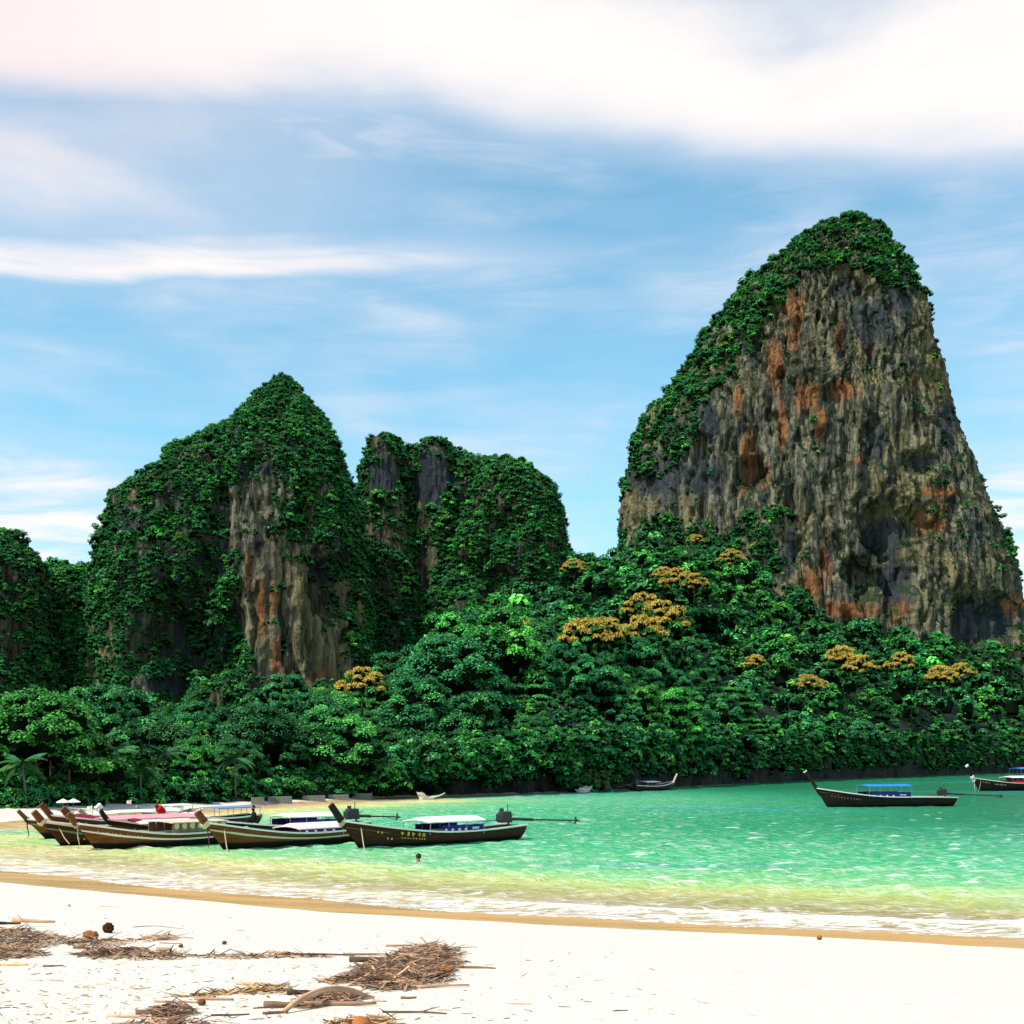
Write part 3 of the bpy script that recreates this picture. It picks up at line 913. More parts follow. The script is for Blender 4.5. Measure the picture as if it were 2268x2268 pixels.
def crown_mesh(name, rg, width, height, clumps, leaves, size, kind='dome', flower=0.0, csz=1.0):
    """crown that stands on z = 0 .. height; its outline is a heap of leaf clumps"""
    V, C, CV, CF, CR = [], [], [], [], 0
    cents = []
    tries = 0
    while len(cents) < clumps and tries < 4000:
        tries += 1
        a = rg.random() * 2 * math.pi
        h = rg.random()
        if kind == 'dome':
            lim = width * (1 - 0.75 * h ** 2.2)
        elif kind == 'tall':
            lim = width * (0.55 + 0.6 * math.sin(math.pi * min(h * 0.85 + 0.1, 1)))
        elif kind == 'layer':
            h = round(h * 3) / 3 + rg.normal() * 0.03
            lim = width * (1.05 - 0.55 * max(h, 0))
        else:   # drape
            lim = width * (0.95 - 0.55 * h)
        rr = lim * (0.45 + 0.55 * math.sqrt(rg.random()))
        cr = width * (0.15 + 0.15 * rg.random()) * csz
        c = np.array((rr * math.cos(a), rr * math.sin(a), max(h, 0.02) * (height - cr * 0.5)))
        if kind == 'dome' and h < 0.25 and rg.random() < 0.5:
            continue
        if all(np.linalg.norm((c - q[0]) * np.array((1, 1, 1.25))) > 0.72 * (cr + q[1]) * 0.75 for q in cents):
            cents.append((c, cr))
    for i, (c, cr) in enumerate(cents):
        lite = rg.random()
        hi = c[2] / height
        if flower and rg.random() < flower * (0.35 + 0.9 * hi):
            col = (FLOWER2, FLOWER)
        elif lite > 0.75:
            col = (G_MID, G_LITE)
        elif lite > 0.30:
            col = (G_DARK * 1.3, G_MID * 1.15)
        else:
            col = (G_DARK, G_MID)
        fl = np.array((1, 1, 0.80 if kind != 'layer' else 0.50))
        v, q = leaves_on(np.zeros(3), cr, leaves, size, rg, col=col)
        V.append(v * fl + c); C.append(q)
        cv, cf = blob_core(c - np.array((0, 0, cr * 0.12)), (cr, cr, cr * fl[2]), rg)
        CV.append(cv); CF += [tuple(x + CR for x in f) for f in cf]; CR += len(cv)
    V = np.concatenate(V); C = np.concatenate(C)
    nl = len(V) // 4
    lf = np.arange(nl * 4).reshape(-1, 4)
    # one big heart in the middle
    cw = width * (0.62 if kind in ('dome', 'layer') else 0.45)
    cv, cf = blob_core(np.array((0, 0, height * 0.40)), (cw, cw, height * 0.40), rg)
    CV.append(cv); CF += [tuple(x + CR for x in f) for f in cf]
    CV = np.concatenate(CV)
    quads = np.array([f for f in CF if len(set(f)) == 4]) + len(V)
    tris = [f for f in CF if len(set(f)) == 3]
    tq = np.array([(f[0], f[1], f[2]) for f in tris]) + len(V)
    # tip triangles become quads by splitting the last edge
    ALL = np.concatenate([V, CV])
    mids = (ALL[tq[:, 2]] + ALL[tq[:, 0]]) / 2
    mi = len(ALL) + np.arange(len(tq))
    ALL = np.concatenate([ALL, mids])
    tq4 = np.stack([tq[:, 0], tq[:, 1], tq[:, 2], mi], 1)
    faces = np.concatenate([lf, quads, tq4])
    cols = np.concatenate([C, np.full((len(ALL) - len(C), 3), 0.01)])
    mi_ = np.concatenate([np.zeros(nl, int), np.ones(len(quads) + len(tq4), int)])
    return ALL, faces, cols, mi_


def crown_data(*a, leaf=None, **k):
    v, f, c, mi_ = crown_mesh(*a, **k)
    return mesh_np(a[0], v, f, [leaf or m_leaf, m_core], smooth=False, cols={'tint': c}, mat_idx=mi_)


rg = np.random.default_rng(3)
CROWNS = {}
spec = {'broad': ('dome', 5.0, 6.0, 48, 270, 0.32), 'round': ('dome', 4.2, 6.5, 44, 270, 0.30), 'tall': ('tall', 3.6, 9.0, 44, 240, 0.30),
        'layered': ('layer', 5.2, 5.0, 50, 240, 0.32), 'draped': ('drape', 4.6, 7.5, 50, 250, 0.30)}
for nm, (kd, w, h, nc, nl, sz) in spec.items():
    CROWNS[nm] = [(crown_data('crown', rg, w, h, nc, nl, sz, kd), w, h) for _ in range(3 if nm in ('broad', 'round', 'draped') else 2)]
CROWNS['flowering'] = [(crown_data('crown', rg, 4.6, 5.0, 42, 180, 0.36, 'dome', flower=0.95, leaf=m_blossom), 4.6, 5.0) for _ in range(2)]
CROWNS['speckled'] = [(crown_data('crown', rg, 4.4, 5.6, 40, 180, 0.36, 'dome', flower=0.18, leaf=m_blossom), 4.4, 5.6)]


def trunk_data(h, lean, seed):
    r_ = random.Random(seed)
    mb = MB()
    top = Vector((lean * h * 0.3, r_.uniform(-.1, .1) * h, h))
    pts = [Vector((0, 0, -0.8)), Vector((lean * h * 0.05, 0, h * 0.35)), top * 0.7 + Vector((0, 0, 0.0)), top]
    mb.tube(pts, [h * 0.055, h * 0.042, h * 0.034, h * 0.02], 7)
    for k in range(5):
        a = k * 1.26 + r_.uniform(-.3, .3)
        s_ = pts[2].lerp(top, r_.uniform(-0.2, 0.6))
        e_ = s_ + Vector((math.cos(a) * h * 0.42, math.sin(a) * h * 0.42, h * r_.uniform(.22, .42)))
        mb.tube([s_, s_.lerp(e_, 0.55) + Vector((0, 0, -h * 0.03)), e_], [h * 0.022, h * 0.014, h * 0.006], 5)
    me = bpy.data.meshes.new('trunk'); me.from_pydata(mb.v, [], mb.f); me.materials.append(m_bark)
    me.polygons.foreach_set('use_smooth', [True] * len(me.polygons)); me.update()
    return me


TRUNKS = [trunk_data(4.0, l_, k) for k, l_ in enumerate((-0.4, 0.0, 0.35))]
LOOK = {'broad': 'wide dense green tree', 'round': 'round deep green tree', 'tall': 'tall narrow green tree',
        'layered': 'flat layered green tree', 'draped': 'creeper hung green tree', 'flowering': 'tree covered in golden yellow blossom',
        'speckled': 'green tree with yellow flowers'}


def place_tree(kind, x, y, z, size, rot, label, group):
    dat, w, h = CROWNS[kind][int(rot * 1000) % len(CROWNS[kind])]
    nm = {'flowering': 'flowering_tree', 'speckled': 'flowering_tree'}.get(kind, 'jungle_tree')
    root = obj(nm, None, loc=(x, y, z), rot=(0, 0, rot), label=label, cat='tree', group=group)
    root.empty_display_size = 0.5
    root.scale = (size, size, size)
    obj('trunk', TRUNKS[int(rot * 777) % 3], root)
    obj('crown', dat, root, loc=(0, 0, 2.2 if kind not in ('draped',) else 0.6))
    return root


MARKS = [(-200, 30, 'far left'), (30, 110, 'above the leftmost prows'), (110, 200, 'above the blunt prow'), (200, 290, 'above the black curved prow'), (290, 370, 'above the carved panel boat'),
         (370, 460, 'above the brown boat prow'), (460, 560, 'above the seated person'), (560, 660, 'above the dark boat prow'), (660, 760, 'above the dark boat roof'), (760, 860, 'above the long engine shaft'),
         (860, 960, 'above the white rowing boat'), (960, 1060, 'left of the grey outcrop'), (1060, 1150, 'over the grey outcrop'), (1150, 1240, 'over the small far boat'), (1240, 1330, 'right of the small far boat'),
         (1330, 1430, 'left of the empty shore middle'), (1430, 1530, 'left of the blue roofed boat'), (1530, 1630, 'over the blue roofed boat prow'), (1630, 1730, 'over the blue roof'), (1730, 1830, 'over the lone boat engine'),
         (1830, 2200, 'at the right edge')]


def where(u, v, y, ds):
    """place words for a tree seen at column u, row v of the 1932 px picture"""
    d = y - ds
    row = 'front row' if d < 22 else 'second row' if d < 50 else 'middle slope' if d < 90 else 'upper slope' if d < 140 else 'highest trees'
    mk = next((w for a, b_, w in MARKS if a <= u < b_), 'at the edge')
    return row, mk


# ---- flowering trees stand where the picture shows the gold crowns (1932 px columns and rows, metres ahead, size)
FT = [(1212, 1128, 226, 0.62), (1248, 1146, 218, 0.80), (1210, 1172, 212, 0.66), (1104, 1178, 192, 0.66), (1142, 1176, 194, 0.62), (1278, 1080, 270, 0.62), (1252, 1075, 274, 0.45),
      (1310, 1088, 268, 0.5), (1084, 1060, 290, 0.5), (1380, 1042, 318, 0.55), (1588, 1226, 280, 0.65), (1624, 1242, 276, 0.6), (1522, 1278, 258, 0.45), (1545, 1285, 258, 0.35),
      (1700, 1238, 290, 0.6), (1775, 1262, 292, 0.62), (1815, 1256, 296, 0.5), (683, 1270, 152, 0.50), (1312, 1012, 335, 0.4), (1425, 1240, 250, 0.4)]
FTW = ['upper left lobe of the big gold group below the tower slope', 'largest of the big gold group on the tower slope', 'lowest of the big gold group on the tower slope',
       'left one of the gold pair below the saddle', 'right one of the gold pair below the saddle', 'small gold tree above the big gold group', 'leftmost of three small gold trees high on the slope',
       'rightmost of three small gold trees high on the slope', 'pale gold tree just right of the middle ridge', 'gold tree high up beside the cliff foot', 'gold tree low on the slope under the tower, left of its twin',
       'gold tree low on the slope under the tower, right of its twin', 'small gold tree above the blue roofed boat', 'smallest gold tree above the blue roofed boat',
       'flat gold tree under the cliff foot of the tower', 'gold tree at the right end of the slope', 'rightmost gold tree under the tower', 'yellow tree at the foot of the left peak cliff',
       'tiny gold tree highest on the tower slope', 'small yellow tree in the middle of the tower slope']
taken = []
for (u, v, D, s_), w_ in zip(FT, FTW):
    q = P(u * K, v * K, D)
    z = q[2] - (2.2 + 4.0) * s_ * 1.35
    r_ = rg.random() * 6.2
    place_tree('flowering', q[0], D, z, s_ * 1.35, r_, w_, None)
    taken.append((q[0], D, 4.0))

# ---- the jungle: nearest trees first, at most 285 of them singly
cand = []
tries = 0
def blocked(x, y, z, m=2.0):
    return False
while tries < 9000:
    tries += 1
    u = rg.uniform(-110, 2400)
    ds = float(shoreD(u))
    left_ = u < 830
    dmax = 165 if left_ else (190 if u < 1250 else (235 if u < 1450 else (165 if u < 1700 else 125)))
    d = (12 if u < 450 else (6 if u < 830 else 3)) + dmax * rg.random() ** 0.8
    y = ds + d
    x = (u - 1134) / F * y
    big = 0.75 + 1.0 * rg.random() ** 1.5
    if left_: big *= 0.70 if d < 45 else 0.56
    if not left_ and d < 14: big *= 0.62
    rad = 4.3 * big
    if any((x - a) ** 2 + (y - b_) ** 2 < (0.74 * (rad + c)) ** 2 for a, b_, c in taken):
        continue
    z = float(land_at(np.array(x), np.array(y)))
    taken.append((x, y, rad)); cand.append((x, y, z, big, u))
cand.sort(key=lambda q: q[1])
SINGLE = cand[:285]
REST = cand[285:]
todo = []
for (x, y, z, big, u) in SINGLE:
    uu_, vv_ = pix(np.array((x, y, z + 6 * big)))
    uu_, vv_ = uu_ / K, vv_ / K
    r1 = rg.random()
    shore_ = y - float(shoreD(u)) < 16
    kind = 'broad' if r1 < .30 else 'round' if r1 < .52 else 'tall' if r1 < .64 else 'layered' if r1 < .78 else 'draped' if r1 < .97 else 'speckled'
    if shore_ and u > 830 and r1 < .6: kind = 'draped'
    row, mk = where(uu_, vv_, y, float(shoreD(u)))
    todo.append([uu_, kind, x, y, z - 0.6, big, LOOK[kind] + ' ' + mk + ', ' + row])
from collections import defaultdict
same = defaultdict(list)
for t in todo:
    same[t[6]].append(t)
NTH = ['leftmost', 'second from left', 'third from left', 'fourth from left', 'fifth from left', 'sixth from left', 'seventh from left', 'eighth from left', 'ninth from left', 'tenth from left', 'eleventh from left', 'twelfth from left', 'thirteenth from left']
for lb, ts in same.items():
    ts.sort(key=lambda t: t[0])
    n_ = len(ts)
    for i, t in enumerate(ts):
        if n_ == 1:
            continue
        t[6] = lb + ', ' + (('left one', 'right one')[i] if n_ == 2 else 'rightmost' if i == n_ - 1 else NTH[min(i, 12)])
for uu_, kind, x, y, z, big, lb in todo:
    place_tree(kind, x, y, z, big, rg.random() * 6.2, lb, 'jungle trees behind the bay')

# ---- bushes and creepers: one mass each on the rocks and over the far slope, grown by geometry nodes from points
def bush_sources(name, kinds, n, leaves, size):
    c = bpy.data.collections.new(name)
    for i in range(n):
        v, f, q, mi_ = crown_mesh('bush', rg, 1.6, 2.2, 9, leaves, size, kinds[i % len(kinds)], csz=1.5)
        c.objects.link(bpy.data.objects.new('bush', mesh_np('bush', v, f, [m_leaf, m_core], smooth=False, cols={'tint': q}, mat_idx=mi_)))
    return c


BUSHES = bush_sources('bushes', ('dome', 'drape', 'tall', 'dome'), 6, 70, 0.36)


def bush_mass(name, pts, sizes, label, fine=False):
    n = len(pts)
    me = bpy.data.meshes.new(name)
    me.vertices.add(n); me.vertices.foreach_set('co', np.asarray(pts, np.float32).ravel())
    at = me.attributes.new('size', 'FLOAT', 'POINT'); at.data.foreach_set('value', np.asarray(sizes, np.float32))
    o = obj(name, me, kind='stuff', label=label, cat='foliage')
    ng = bpy.data.node_groups.new(name, 'GeometryNodeTree')
    ng.interface.new_socket('Geometry', in_out='INPUT', socket_type='NodeSocketGeometry')
    ng.interface.new_socket('Geometry', in_out='OUTPUT', socket_type='NodeSocketGeometry')
    N = ng.nodes; L = ng.links
    gi = N.new('NodeGroupInput'); go = N.new('NodeGroupOutput')
    ci = N.new('GeometryNodeCollectionInfo'); ci.inputs['Collection'].default_value = BUSHES
    ci.inputs['Separate Children'].default_value = True; ci.inputs['Reset Children'].default_value = True
    ip = N.new('GeometryNodeInstanceOnPoints'); ip.inputs['Pick Instance'].default_value = True
    L.new(gi.outputs[0], ip.inputs['Points']); L.new(ci.outputs[0], ip.inputs['Instance'])
    rv = N.new('FunctionNodeRandomValue'); rv.data_type = 'INT'
    [q for q in rv.inputs if q.type == 'INT'][0].default_value = 0; [q for q in rv.inputs if q.type == 'INT'][1].default_value = 5
    L.new([q for q in rv.outputs if q.type == 'INT'][0], ip.inputs['Instance Index'])
    rr = N.new('FunctionNodeRandomValue'); rr.data_type = 'FLOAT_VECTOR'
    rr.inputs[0].default_value = (-0.25, -0.25, 0); rr.inputs[1].default_value = (0.25, 0.25, 6.283)
    L.new(rr.outputs[0], ip.inputs['Rotation'])
    na = N.new('GeometryNodeInputNamedAttribute'); na.data_type = 'FLOAT'; na.inputs[0].default_value = 'size'
    L.new(na.outputs[0], ip.inputs['Scale'])
    L.new(ip.outputs[0], go.inputs[0])
    md = o.modifiers.new('grow', 'NODES'); md.node_group = ng
    return o


BARE = [[(1478, 565), (1530, 502), (1570, 520), (1600, 508), (1640, 520), (1690, 545), (1735, 552), (1775, 640), (1812, 760), (1840, 860), (1875, 965), (1910, 1050), (1935, 1120), (1955, 1200), (1850, 1230),
         (1760, 1200), (1640, 1190), (1560, 1160), (1500, 1110), (1480, 1000), (1515, 965), (1440, 960), (1370, 990), (1170, 970), (1178, 930), (1245, 900), (1310, 860), (1330, 770), (1385, 700), (1420, 640), (1445, 600)],
        [(478, 880), (520, 860), (520, 1060), (600, 1075), (660, 1110), (672, 1250), (620, 1330), (480, 1350), (462, 1180), (450, 1060), (415, 950)],
        [(300, 905), (335, 910), (330, 980), (290, 960)], [(420, 980), (470, 1000), (460, 1100), (400, 1100)],
        [(700, 868), (752, 868), (748, 925), (700, 925)], [(790, 850), (845, 850), (845, 960), (785, 950)], [(790, 1030), (830, 1030), (825, 1110), (785, 1100)],
        [(890, 920), (915, 920), (915, 960), (890, 960)], [(-20, 1060), (30, 1065), (28, 1180), (-20, 1200)], [(1010, 1090), (1040, 1090), (1035, 1170), (1005, 1170)], [(230, 1180), (430, 1180), (440, 1330), (240, 1330)]]
SPARSE = [0.014, 0.015, 0.1, 0.25, 0.08, 0.02, 0.08, 0.05, 0.1, 0.1, 0.22]


def grow(rock, n, smin, smax, skip_bare=True):
    pts, nn, ar = rock
    to = np.array((0, 0, EYE)) - pts
    to /= np.linalg.norm(to, axis=1)[:, None]
    face = (nn * to).sum(1)
    u, v = pix(pts); u = u / K; v = v / K
    nz1 = fbm(pts * 0.07 + 3, 3)
    nz2 = fbm(pts * np.array((0.22, 0.22, 0.10)) + 8, 2)
    w = np.where(face > -0.55, 1.0, 0.10) * (0.22 + 1.8 * np.clip(nz2 + 0.18, 0, 1))
    ju, jv = 22 * nz1, 30 * fbm(pts * 0.11 + 1, 3)
    for poly, sp in zip(BARE, SPARSE):
        ins = in_poly(u + ju, v + jv, poly)
        w = np.where(ins & (face > -0.3), w * sp * np.where(nn[:, 2] > 0.25, 4, 1), w)
    w *= np.where(nn[:, 2] < -0.25, 0.25, 1)
    w *= ar * np.where(face > -0.55, 1, 0.5)
    idx = rg.choice(len(pts), n, p=w / w.sum())
    sz = (smin + (smax - smin) * rg.random(n) ** 1.7) * (0.8 + 0.5 * rg.random(n))
    sz = np.where(in_poly(u[idx], v[idx], BARE[0]), sz * 0.6, sz * np.where(rg.random(n) < 0.035, 1.7, 1.0))
    p = pts[idx] - nn[idx] * (0.25 * sz)[:, None] - np.array((0, 0, 0.7)) * sz[:, None]
    return p, sz


p1, s1_ = grow(ROCKS[0], 7500, 0.5, 1.5)
bush_mass('cliff_foliage', p1, s1_, 'dark green bushes clinging to the tall limestone tower')
p1, s1_ = grow(ROCKS[1], 12000, 0.32, 0.95)
bush_mass('cliff_foliage', p1, s1_, 'dark green bushes covering the left limestone peak')
pp_, ss_ = [], []
for rr_, n_ in zip(ROCKS[2:6], (5200, 1700, 1500, 4800)):
    a_, b_ = grow(rr_, n_, 0.35, 1.05); pp_.append(a_); ss_.append(b_)
bush_mass('cliff_foliage', np.concatenate(pp_), np.concatenate(ss_), 'green bushes covering the middle limestone ridge')
p1, s1_ = grow(ROCKS[7], 2600, 0.35, 1.0)
pq, sq = grow(ROCKS[6], 3200, 0.4, 1.3)
p1 = np.concatenate([p1, pq]); s1_ = np.concatenate([s1_, sq])
bush_mass('cliff_foliage', p1, s1_, 'green bushes on the bluff at the left edge')
# forest past the single trees, and undergrowth between all of them
ux = rg.uniform(-200, 2450, 5200); dl = rg.random(5200) ** 0.75
ds = shoreD(ux)
dmx = np.interp(ux, [-200, 800, 1100, 1300, 1450, 1700, 2400], [150, 160, 190, 250, 210, 160, 140])
d0 = np.interp(ux, [-200, 400, 600, 830, 1000, 2400], [9, 6, 3.5, 2.2, 2.6, 2.6])
yy = ds + d0 + dl * dmx
xx = (ux - 1134) / F * yy
zz_ = land_at(xx, yy)
bush_mass('undergrowth', vec3(xx, yy, zz_ - 0.4), rg.uniform(0.5, 1.1, 5200) * np.where(yy - ds < 14, 0.62, 1), 'green undergrowth between the jungle trees', fine=False)
po, so_ = grow(ROCKS[-1], 90, 0.35, 0.8)
bush_mass('cliff_foliage', po, so_, 'bushes on the grey outcrop above the shore')
# low green hedge along the back of the far sand
uh = rg.uniform(-150, 880, 420)
dh = np.interp(uh, [-150, 0, 400, 600, 880], [10, 9.5, 6.5, 4.5, 2.2]) + rg.random(420) * 6
yh = shoreD(uh) + dh
xh = (uh - 1134) / F * yh
bush_mass('beach_shrubs', vec3(xh, yh, land_at(xh, yh) - 0.25), rg.uniform(0.35, 0.85, 420), 'low shrubs along the back of the far sand')
# creepers hanging down the low sea cliff in uneven curtains
NCR = 3000
uc = rg.uniform(860, 2450, NCR); hc = rg.random(NCR)
dsc = shoreD(uc)
topc = np.interp(uc, [860, 1100, 1600, 2100, 2450], [2.2, 4.5, 7.5, 9.5, 10])
cur = fbm(vec3(uc * 0.018, 0 * uc, 7 + 0 * uc), 3)          # where the curtains reach low
lowz = np.clip(1.6 - 3.0 * cur, 0.3, 4.0)
zc = lowz + hc * topc * (0.8 + 0.5 * cur)
yc = dsc + np.where(hc > 0.55, rg.random(NCR) * 5, 0.5) - 1.9 * np.clip(zc / 6.0, 0, 1) + 1.5 * fbm(vec3(uc * 0.03, zc * 0.2, 0 * uc), 2)
keep = rg.random(NCR) < 0.55 + 0.9 * cur + 0.5 * hc
uc, zc, yc = uc[keep], zc[keep], yc[keep]
bush_mass('creepers', vec3((uc - 1134) / F * yc, yc, zc), 0.25 + 0.95 * rg.random(len(uc)) ** 2, 'dark creepers hanging over the low sea cliff')
if REST:
    pr = np.array([(x, y, z) for x, y, z, b_, u in REST]); sr = np.array([b_ * 2.3 for x, y, z, b_, u in REST])
    bush_mass('far_forest', pr, sr, 'far part of the jungle under the cliffs', fine=True)
print('TREES', len(cand), len(SINGLE), len(REST))

# ---- coconut palms behind the far sand
def frond_data(L, droop, seed):
    r_ = random.Random(seed)
    mb = MB()
    n = 16
    sp = [Vector((L * (t - 0.12 * t * t), 0, L * (0.28 * t - droop * t * t))) for t in [i / n for i in range(n + 1)]]
    mb.tube(sp[::4], [0.05, 0.04, 0.03, 0.02, 0.01], 4)
    for i in range(2, n + 1):
        t = i / n
        ll = L * 0.30 * math.sin(math.pi * min(0.12 + t * 0.86, 1)) + 0.08
        for s_ in (-1, 1):
            a = sp[i]; d = Vector((0.55, s_ * 0.75, -0.35 - 0.3 * r_.random())).normalized() * ll
            w = Vector((0.055 * L / 3 + 0.05, 0, 0.0))
            mb.raw([a - w, a + w, a + d * 0.6 + w * 0.8, a + d, a + d * 0.6 - w * 0.8], [(0, 1, 2, 3, 4)])
    me = bpy.data.meshes.new('frond'); me.from_pydata(mb.v, [], mb.f); me.materials.append(m_leaf)
    at = me.attributes.new('tint', 'FLOAT_COLOR', 'POINT')
    at.data.foreach_set('color', np.tile(np.array((0.030, 0.135, 0.035, 1.0), np.float32), len(me.vertices)))
    me.update()
    return me


FRONDS = [frond_data(1.9, d_, k) for k, d_ in enumerate((0.35, 0.6, 0.9))]
PALMS = [(115, 1612, 14, 'left one of the coconut palms'), (150, 1600, 11, 'tallest coconut palm above the left boats'), (212, 1640, 13, 'coconut palm above the black curved prow'), (268, 1662, 10, 'leaning coconut palm above the carved panel boat'),
         (312, 1700, 7, 'short coconut palm just behind the far sand'), (356, 1668, 12, 'coconut palm left of the brown boat prow'), (522, 1680, 6, 'coconut palm above the seated person'), (60, 1690, 9, 'low coconut palm at the far left')]
for i, (u, v, d, lb) in enumerate(PALMS):
    D = float(shoreD(u)) + d
    q = P(u, v, D)
    g = float(land_at(np.array(q[0]), np.array(D)))
    h = max(q[2] - g, 2.5)
    root = obj('coconut_palm', None, loc=(q[0], D, g), rot=(0, 0, i * 1.3), label=lb + ' at the far beach', cat='palm tree', group='coconut palms')
    ln = 0.12 if i % 2 else -0.08
    MB().tube([(0, 0, -0.5), (ln * h * 0.3, 0, h * 0.4), (ln * h * 0.8, 0, h * 0.8), (ln * h, 0, h)], [0.12, 0.09, 0.08, 0.07], 8).build('trunk', m_bark, root, smooth=True)
    for k in range(15):
        o = obj('frond', FRONDS[k % 3], root, loc=(ln * h, 0, h - 0.05 * (k % 3)))
        o.rotation_euler = (0, R(-28 + 14 * (k % 4)), k * 2.4)

# ================================================================ boats
def plain(name, col, rough=0.6, spec=0.3, var=0.25, scale=3.0, metal=0.0):
    m, nt, b = material(name)
    pos = nt.coord('Object')
    n = nt.noise(pos, scale, 4, 0.6)
    c = nt.mixc(n, tuple(q * (1 - var) for q in col), tuple(min(q * (1 + var), 0.95) for q in col))
    nt.put(b.inputs['Base Color'], c)
    b.inputs['Roughness'].default_value = rough
    b.inputs['Specular IOR Level'].default_value = spec
    b.inputs['Metallic'].default_value = metal
    return m


def hull_material(name, up, low, band=0.30):
    """varnished planks above, dark bottom paint below"""
    m, nt, b = material(name)
    pos = nt.coord('Object')
    sp = nt.new('ShaderNodeSeparateXYZ'); nt.l.new(pos, sp.inputs[0])
    grain = nt.noise(nt.mapping(pos, (0.8, 1, 9)), 2.2, 5, 0.65, 0.3)
    blot = nt.noise(nt.mapping(pos, (1, 1, 2)), 1.1, 4, 0.6)
    c = nt.mixc(nt.smooth(grain, 0.3, 0.7), tuple(q * 0.45 for q in up), up)
    c = nt.mixc(nt.smooth(blot, 0.5, 0.7, 0, 0.6), c, tuple(q * 0.35 for q in up))
    bl = nt.smooth(nt.add(sp.outputs[2], nt.mul(nt.sub(blot, 0.5), 0.16)), band - 0.02, band + 0.05)
    c = nt.mixc(bl, low, c)
    nt.put(b.inputs['Base Color'], c)
    b.inputs['Roughness'].default_value = 0.6
    b.inputs['Specular IOR Level'].default_value = 0.12
    pl = nt.math('FRACT', nt.mul(sp.outputs[2], 6.0))
    gap = nt.smooth(pl, 0.0, 0.12, 0, 1)
    nt.put(b.inputs['Normal'], nt.bump(nt.add(gap, nt.mul(grain, 0.4)), 0.7, 0.02))
    return m


H_BROWN = hull_material('hull_teak', (0.21, 0.080, 0.028), (0.012, 0.009, 0.008))
H_RED = hull_material('hull_red_brown', (0.24, 0.070, 0.026), (0.10, 0.020, 0.012), 0.22)
H_DARK = hull_material('hull_dark', (0.070, 0.026, 0.012), (0.010, 0.008, 0.007), 0.2)
H_BLACK = hull_material('hull_black', (0.032, 0.022, 0.018), (0.008, 0.008, 0.008), 0.2)
H_PALE = hull_material('hull_pale', (0.42, 0.36, 0.27), (0.06, 0.05, 0.04), 0.2)
WOOD = plain('deck_wood', (0.22, 0.13, 0.06))
WHITE = plain('white_paint', (0.78, 0.76, 0.70), 0.5, 0.3, 0.08)
CREAM = plain('cream_paint', (0.62, 0.52, 0.34), 0.5, 0.3, 0.12)
CANVAS = plain('white_canvas', (0.80, 0.79, 0.76), 0.9, 0.1, 0.06)
PINK = plain('pink_canvas', (0.72, 0.30, 0.34), 0.9, 0.1, 0.2, 1.2)
PALEPINK = plain('pale_pink_canvas', (0.80, 0.58, 0.58), 0.9, 0.1, 0.15, 1.2)
BLUEC = plain('blue_canvas', (0.020, 0.19, 0.52), 0.8, 0.15, 0.2)
NAVY = plain('navy_tarp', (0.014, 0.018, 0.16), 0.7, 0.2, 0.4)
REDC = plain('red_cloth', (0.58, 0.018, 0.022), 0.85, 0.1, 0.25)
MAROON = plain('maroon_cloth', (0.22, 0.020, 0.030), 0.85, 0.1, 0.35)
YELLOW = plain('yellow_paint', (0.70, 0.50, 0.10), 0.6, 0.2, 0.1)
METAL = plain('dark_metal', (0.030, 0.030, 0.030), 0.45, 0.5, 0.3, 3, 0.3)
STEEL = plain('steel', (0.30, 0.30, 0.30), 0.35, 0.5, 0.2, 3, 0.6)
ROPE = plain('rope', (0.48, 0.38, 0.24), 0.95, 0.05, 0.2)
GREENP = plain('green_paint', (0.10, 0.22, 0.12), 0.6, 0.2, 0.2)
BLUEP = plain('blue_paint', (0.10, 0.25, 0.45), 0.6, 0.2, 0.2)
SHADEW = plain('shade_cloth', (0.05, 0.05, 0.06), 0.9, 0.05, 0.2)


class Hull:
    def __init__(s, L, B=0.95, Hb=1.15, Hm=0.60, Hs=0.72, rake=1.0, keel=0.28):
        s.L, s.B, s.Hb, s.Hm, s.Hs, s.rake, s.keel = L, B, Hb, Hm, Hs, rake, keel

    def sheer(s, t):
        if t < 0.55:
            return s.Hm + (s.Hb - s.Hm) * (1 - t / 0.55) ** 2.0
        return s.Hm + (s.Hs - s.Hm) * ((t - 0.55) / 0.45) ** 2

    def beam(s, t):
        if t < 0.45:
            return s.B * max(1 - (1 - t / 0.45) ** 2.1, 0.0) ** 0.85 + 0.035
        return s.B * (1 - 0.38 * ((t - 0.45) / 0.55) ** 2) + 0.035

    def pt(s, t, k, side=-1, out=0.0):
        """k = 0 at the rail, 1 at the keel"""
        zs = s.sheer(t); zk = -s.keel * min(1, t / 0.12) * (1 - 0.5 * max(0, (t - 0.7) / 0.3))
        z = zs + (zk - zs) * k
        y = (s.beam(t) + out) * max(1 - k ** 2.4, 0) ** 0.75
        x = t * s.L - s.rake * (1 - t) ** 4 * max(z, 0) / s.Hb + 0.25 * max(t - 0.93, 0) / 0.07 * z / s.Hs
        return Vector((x, side * y, z))


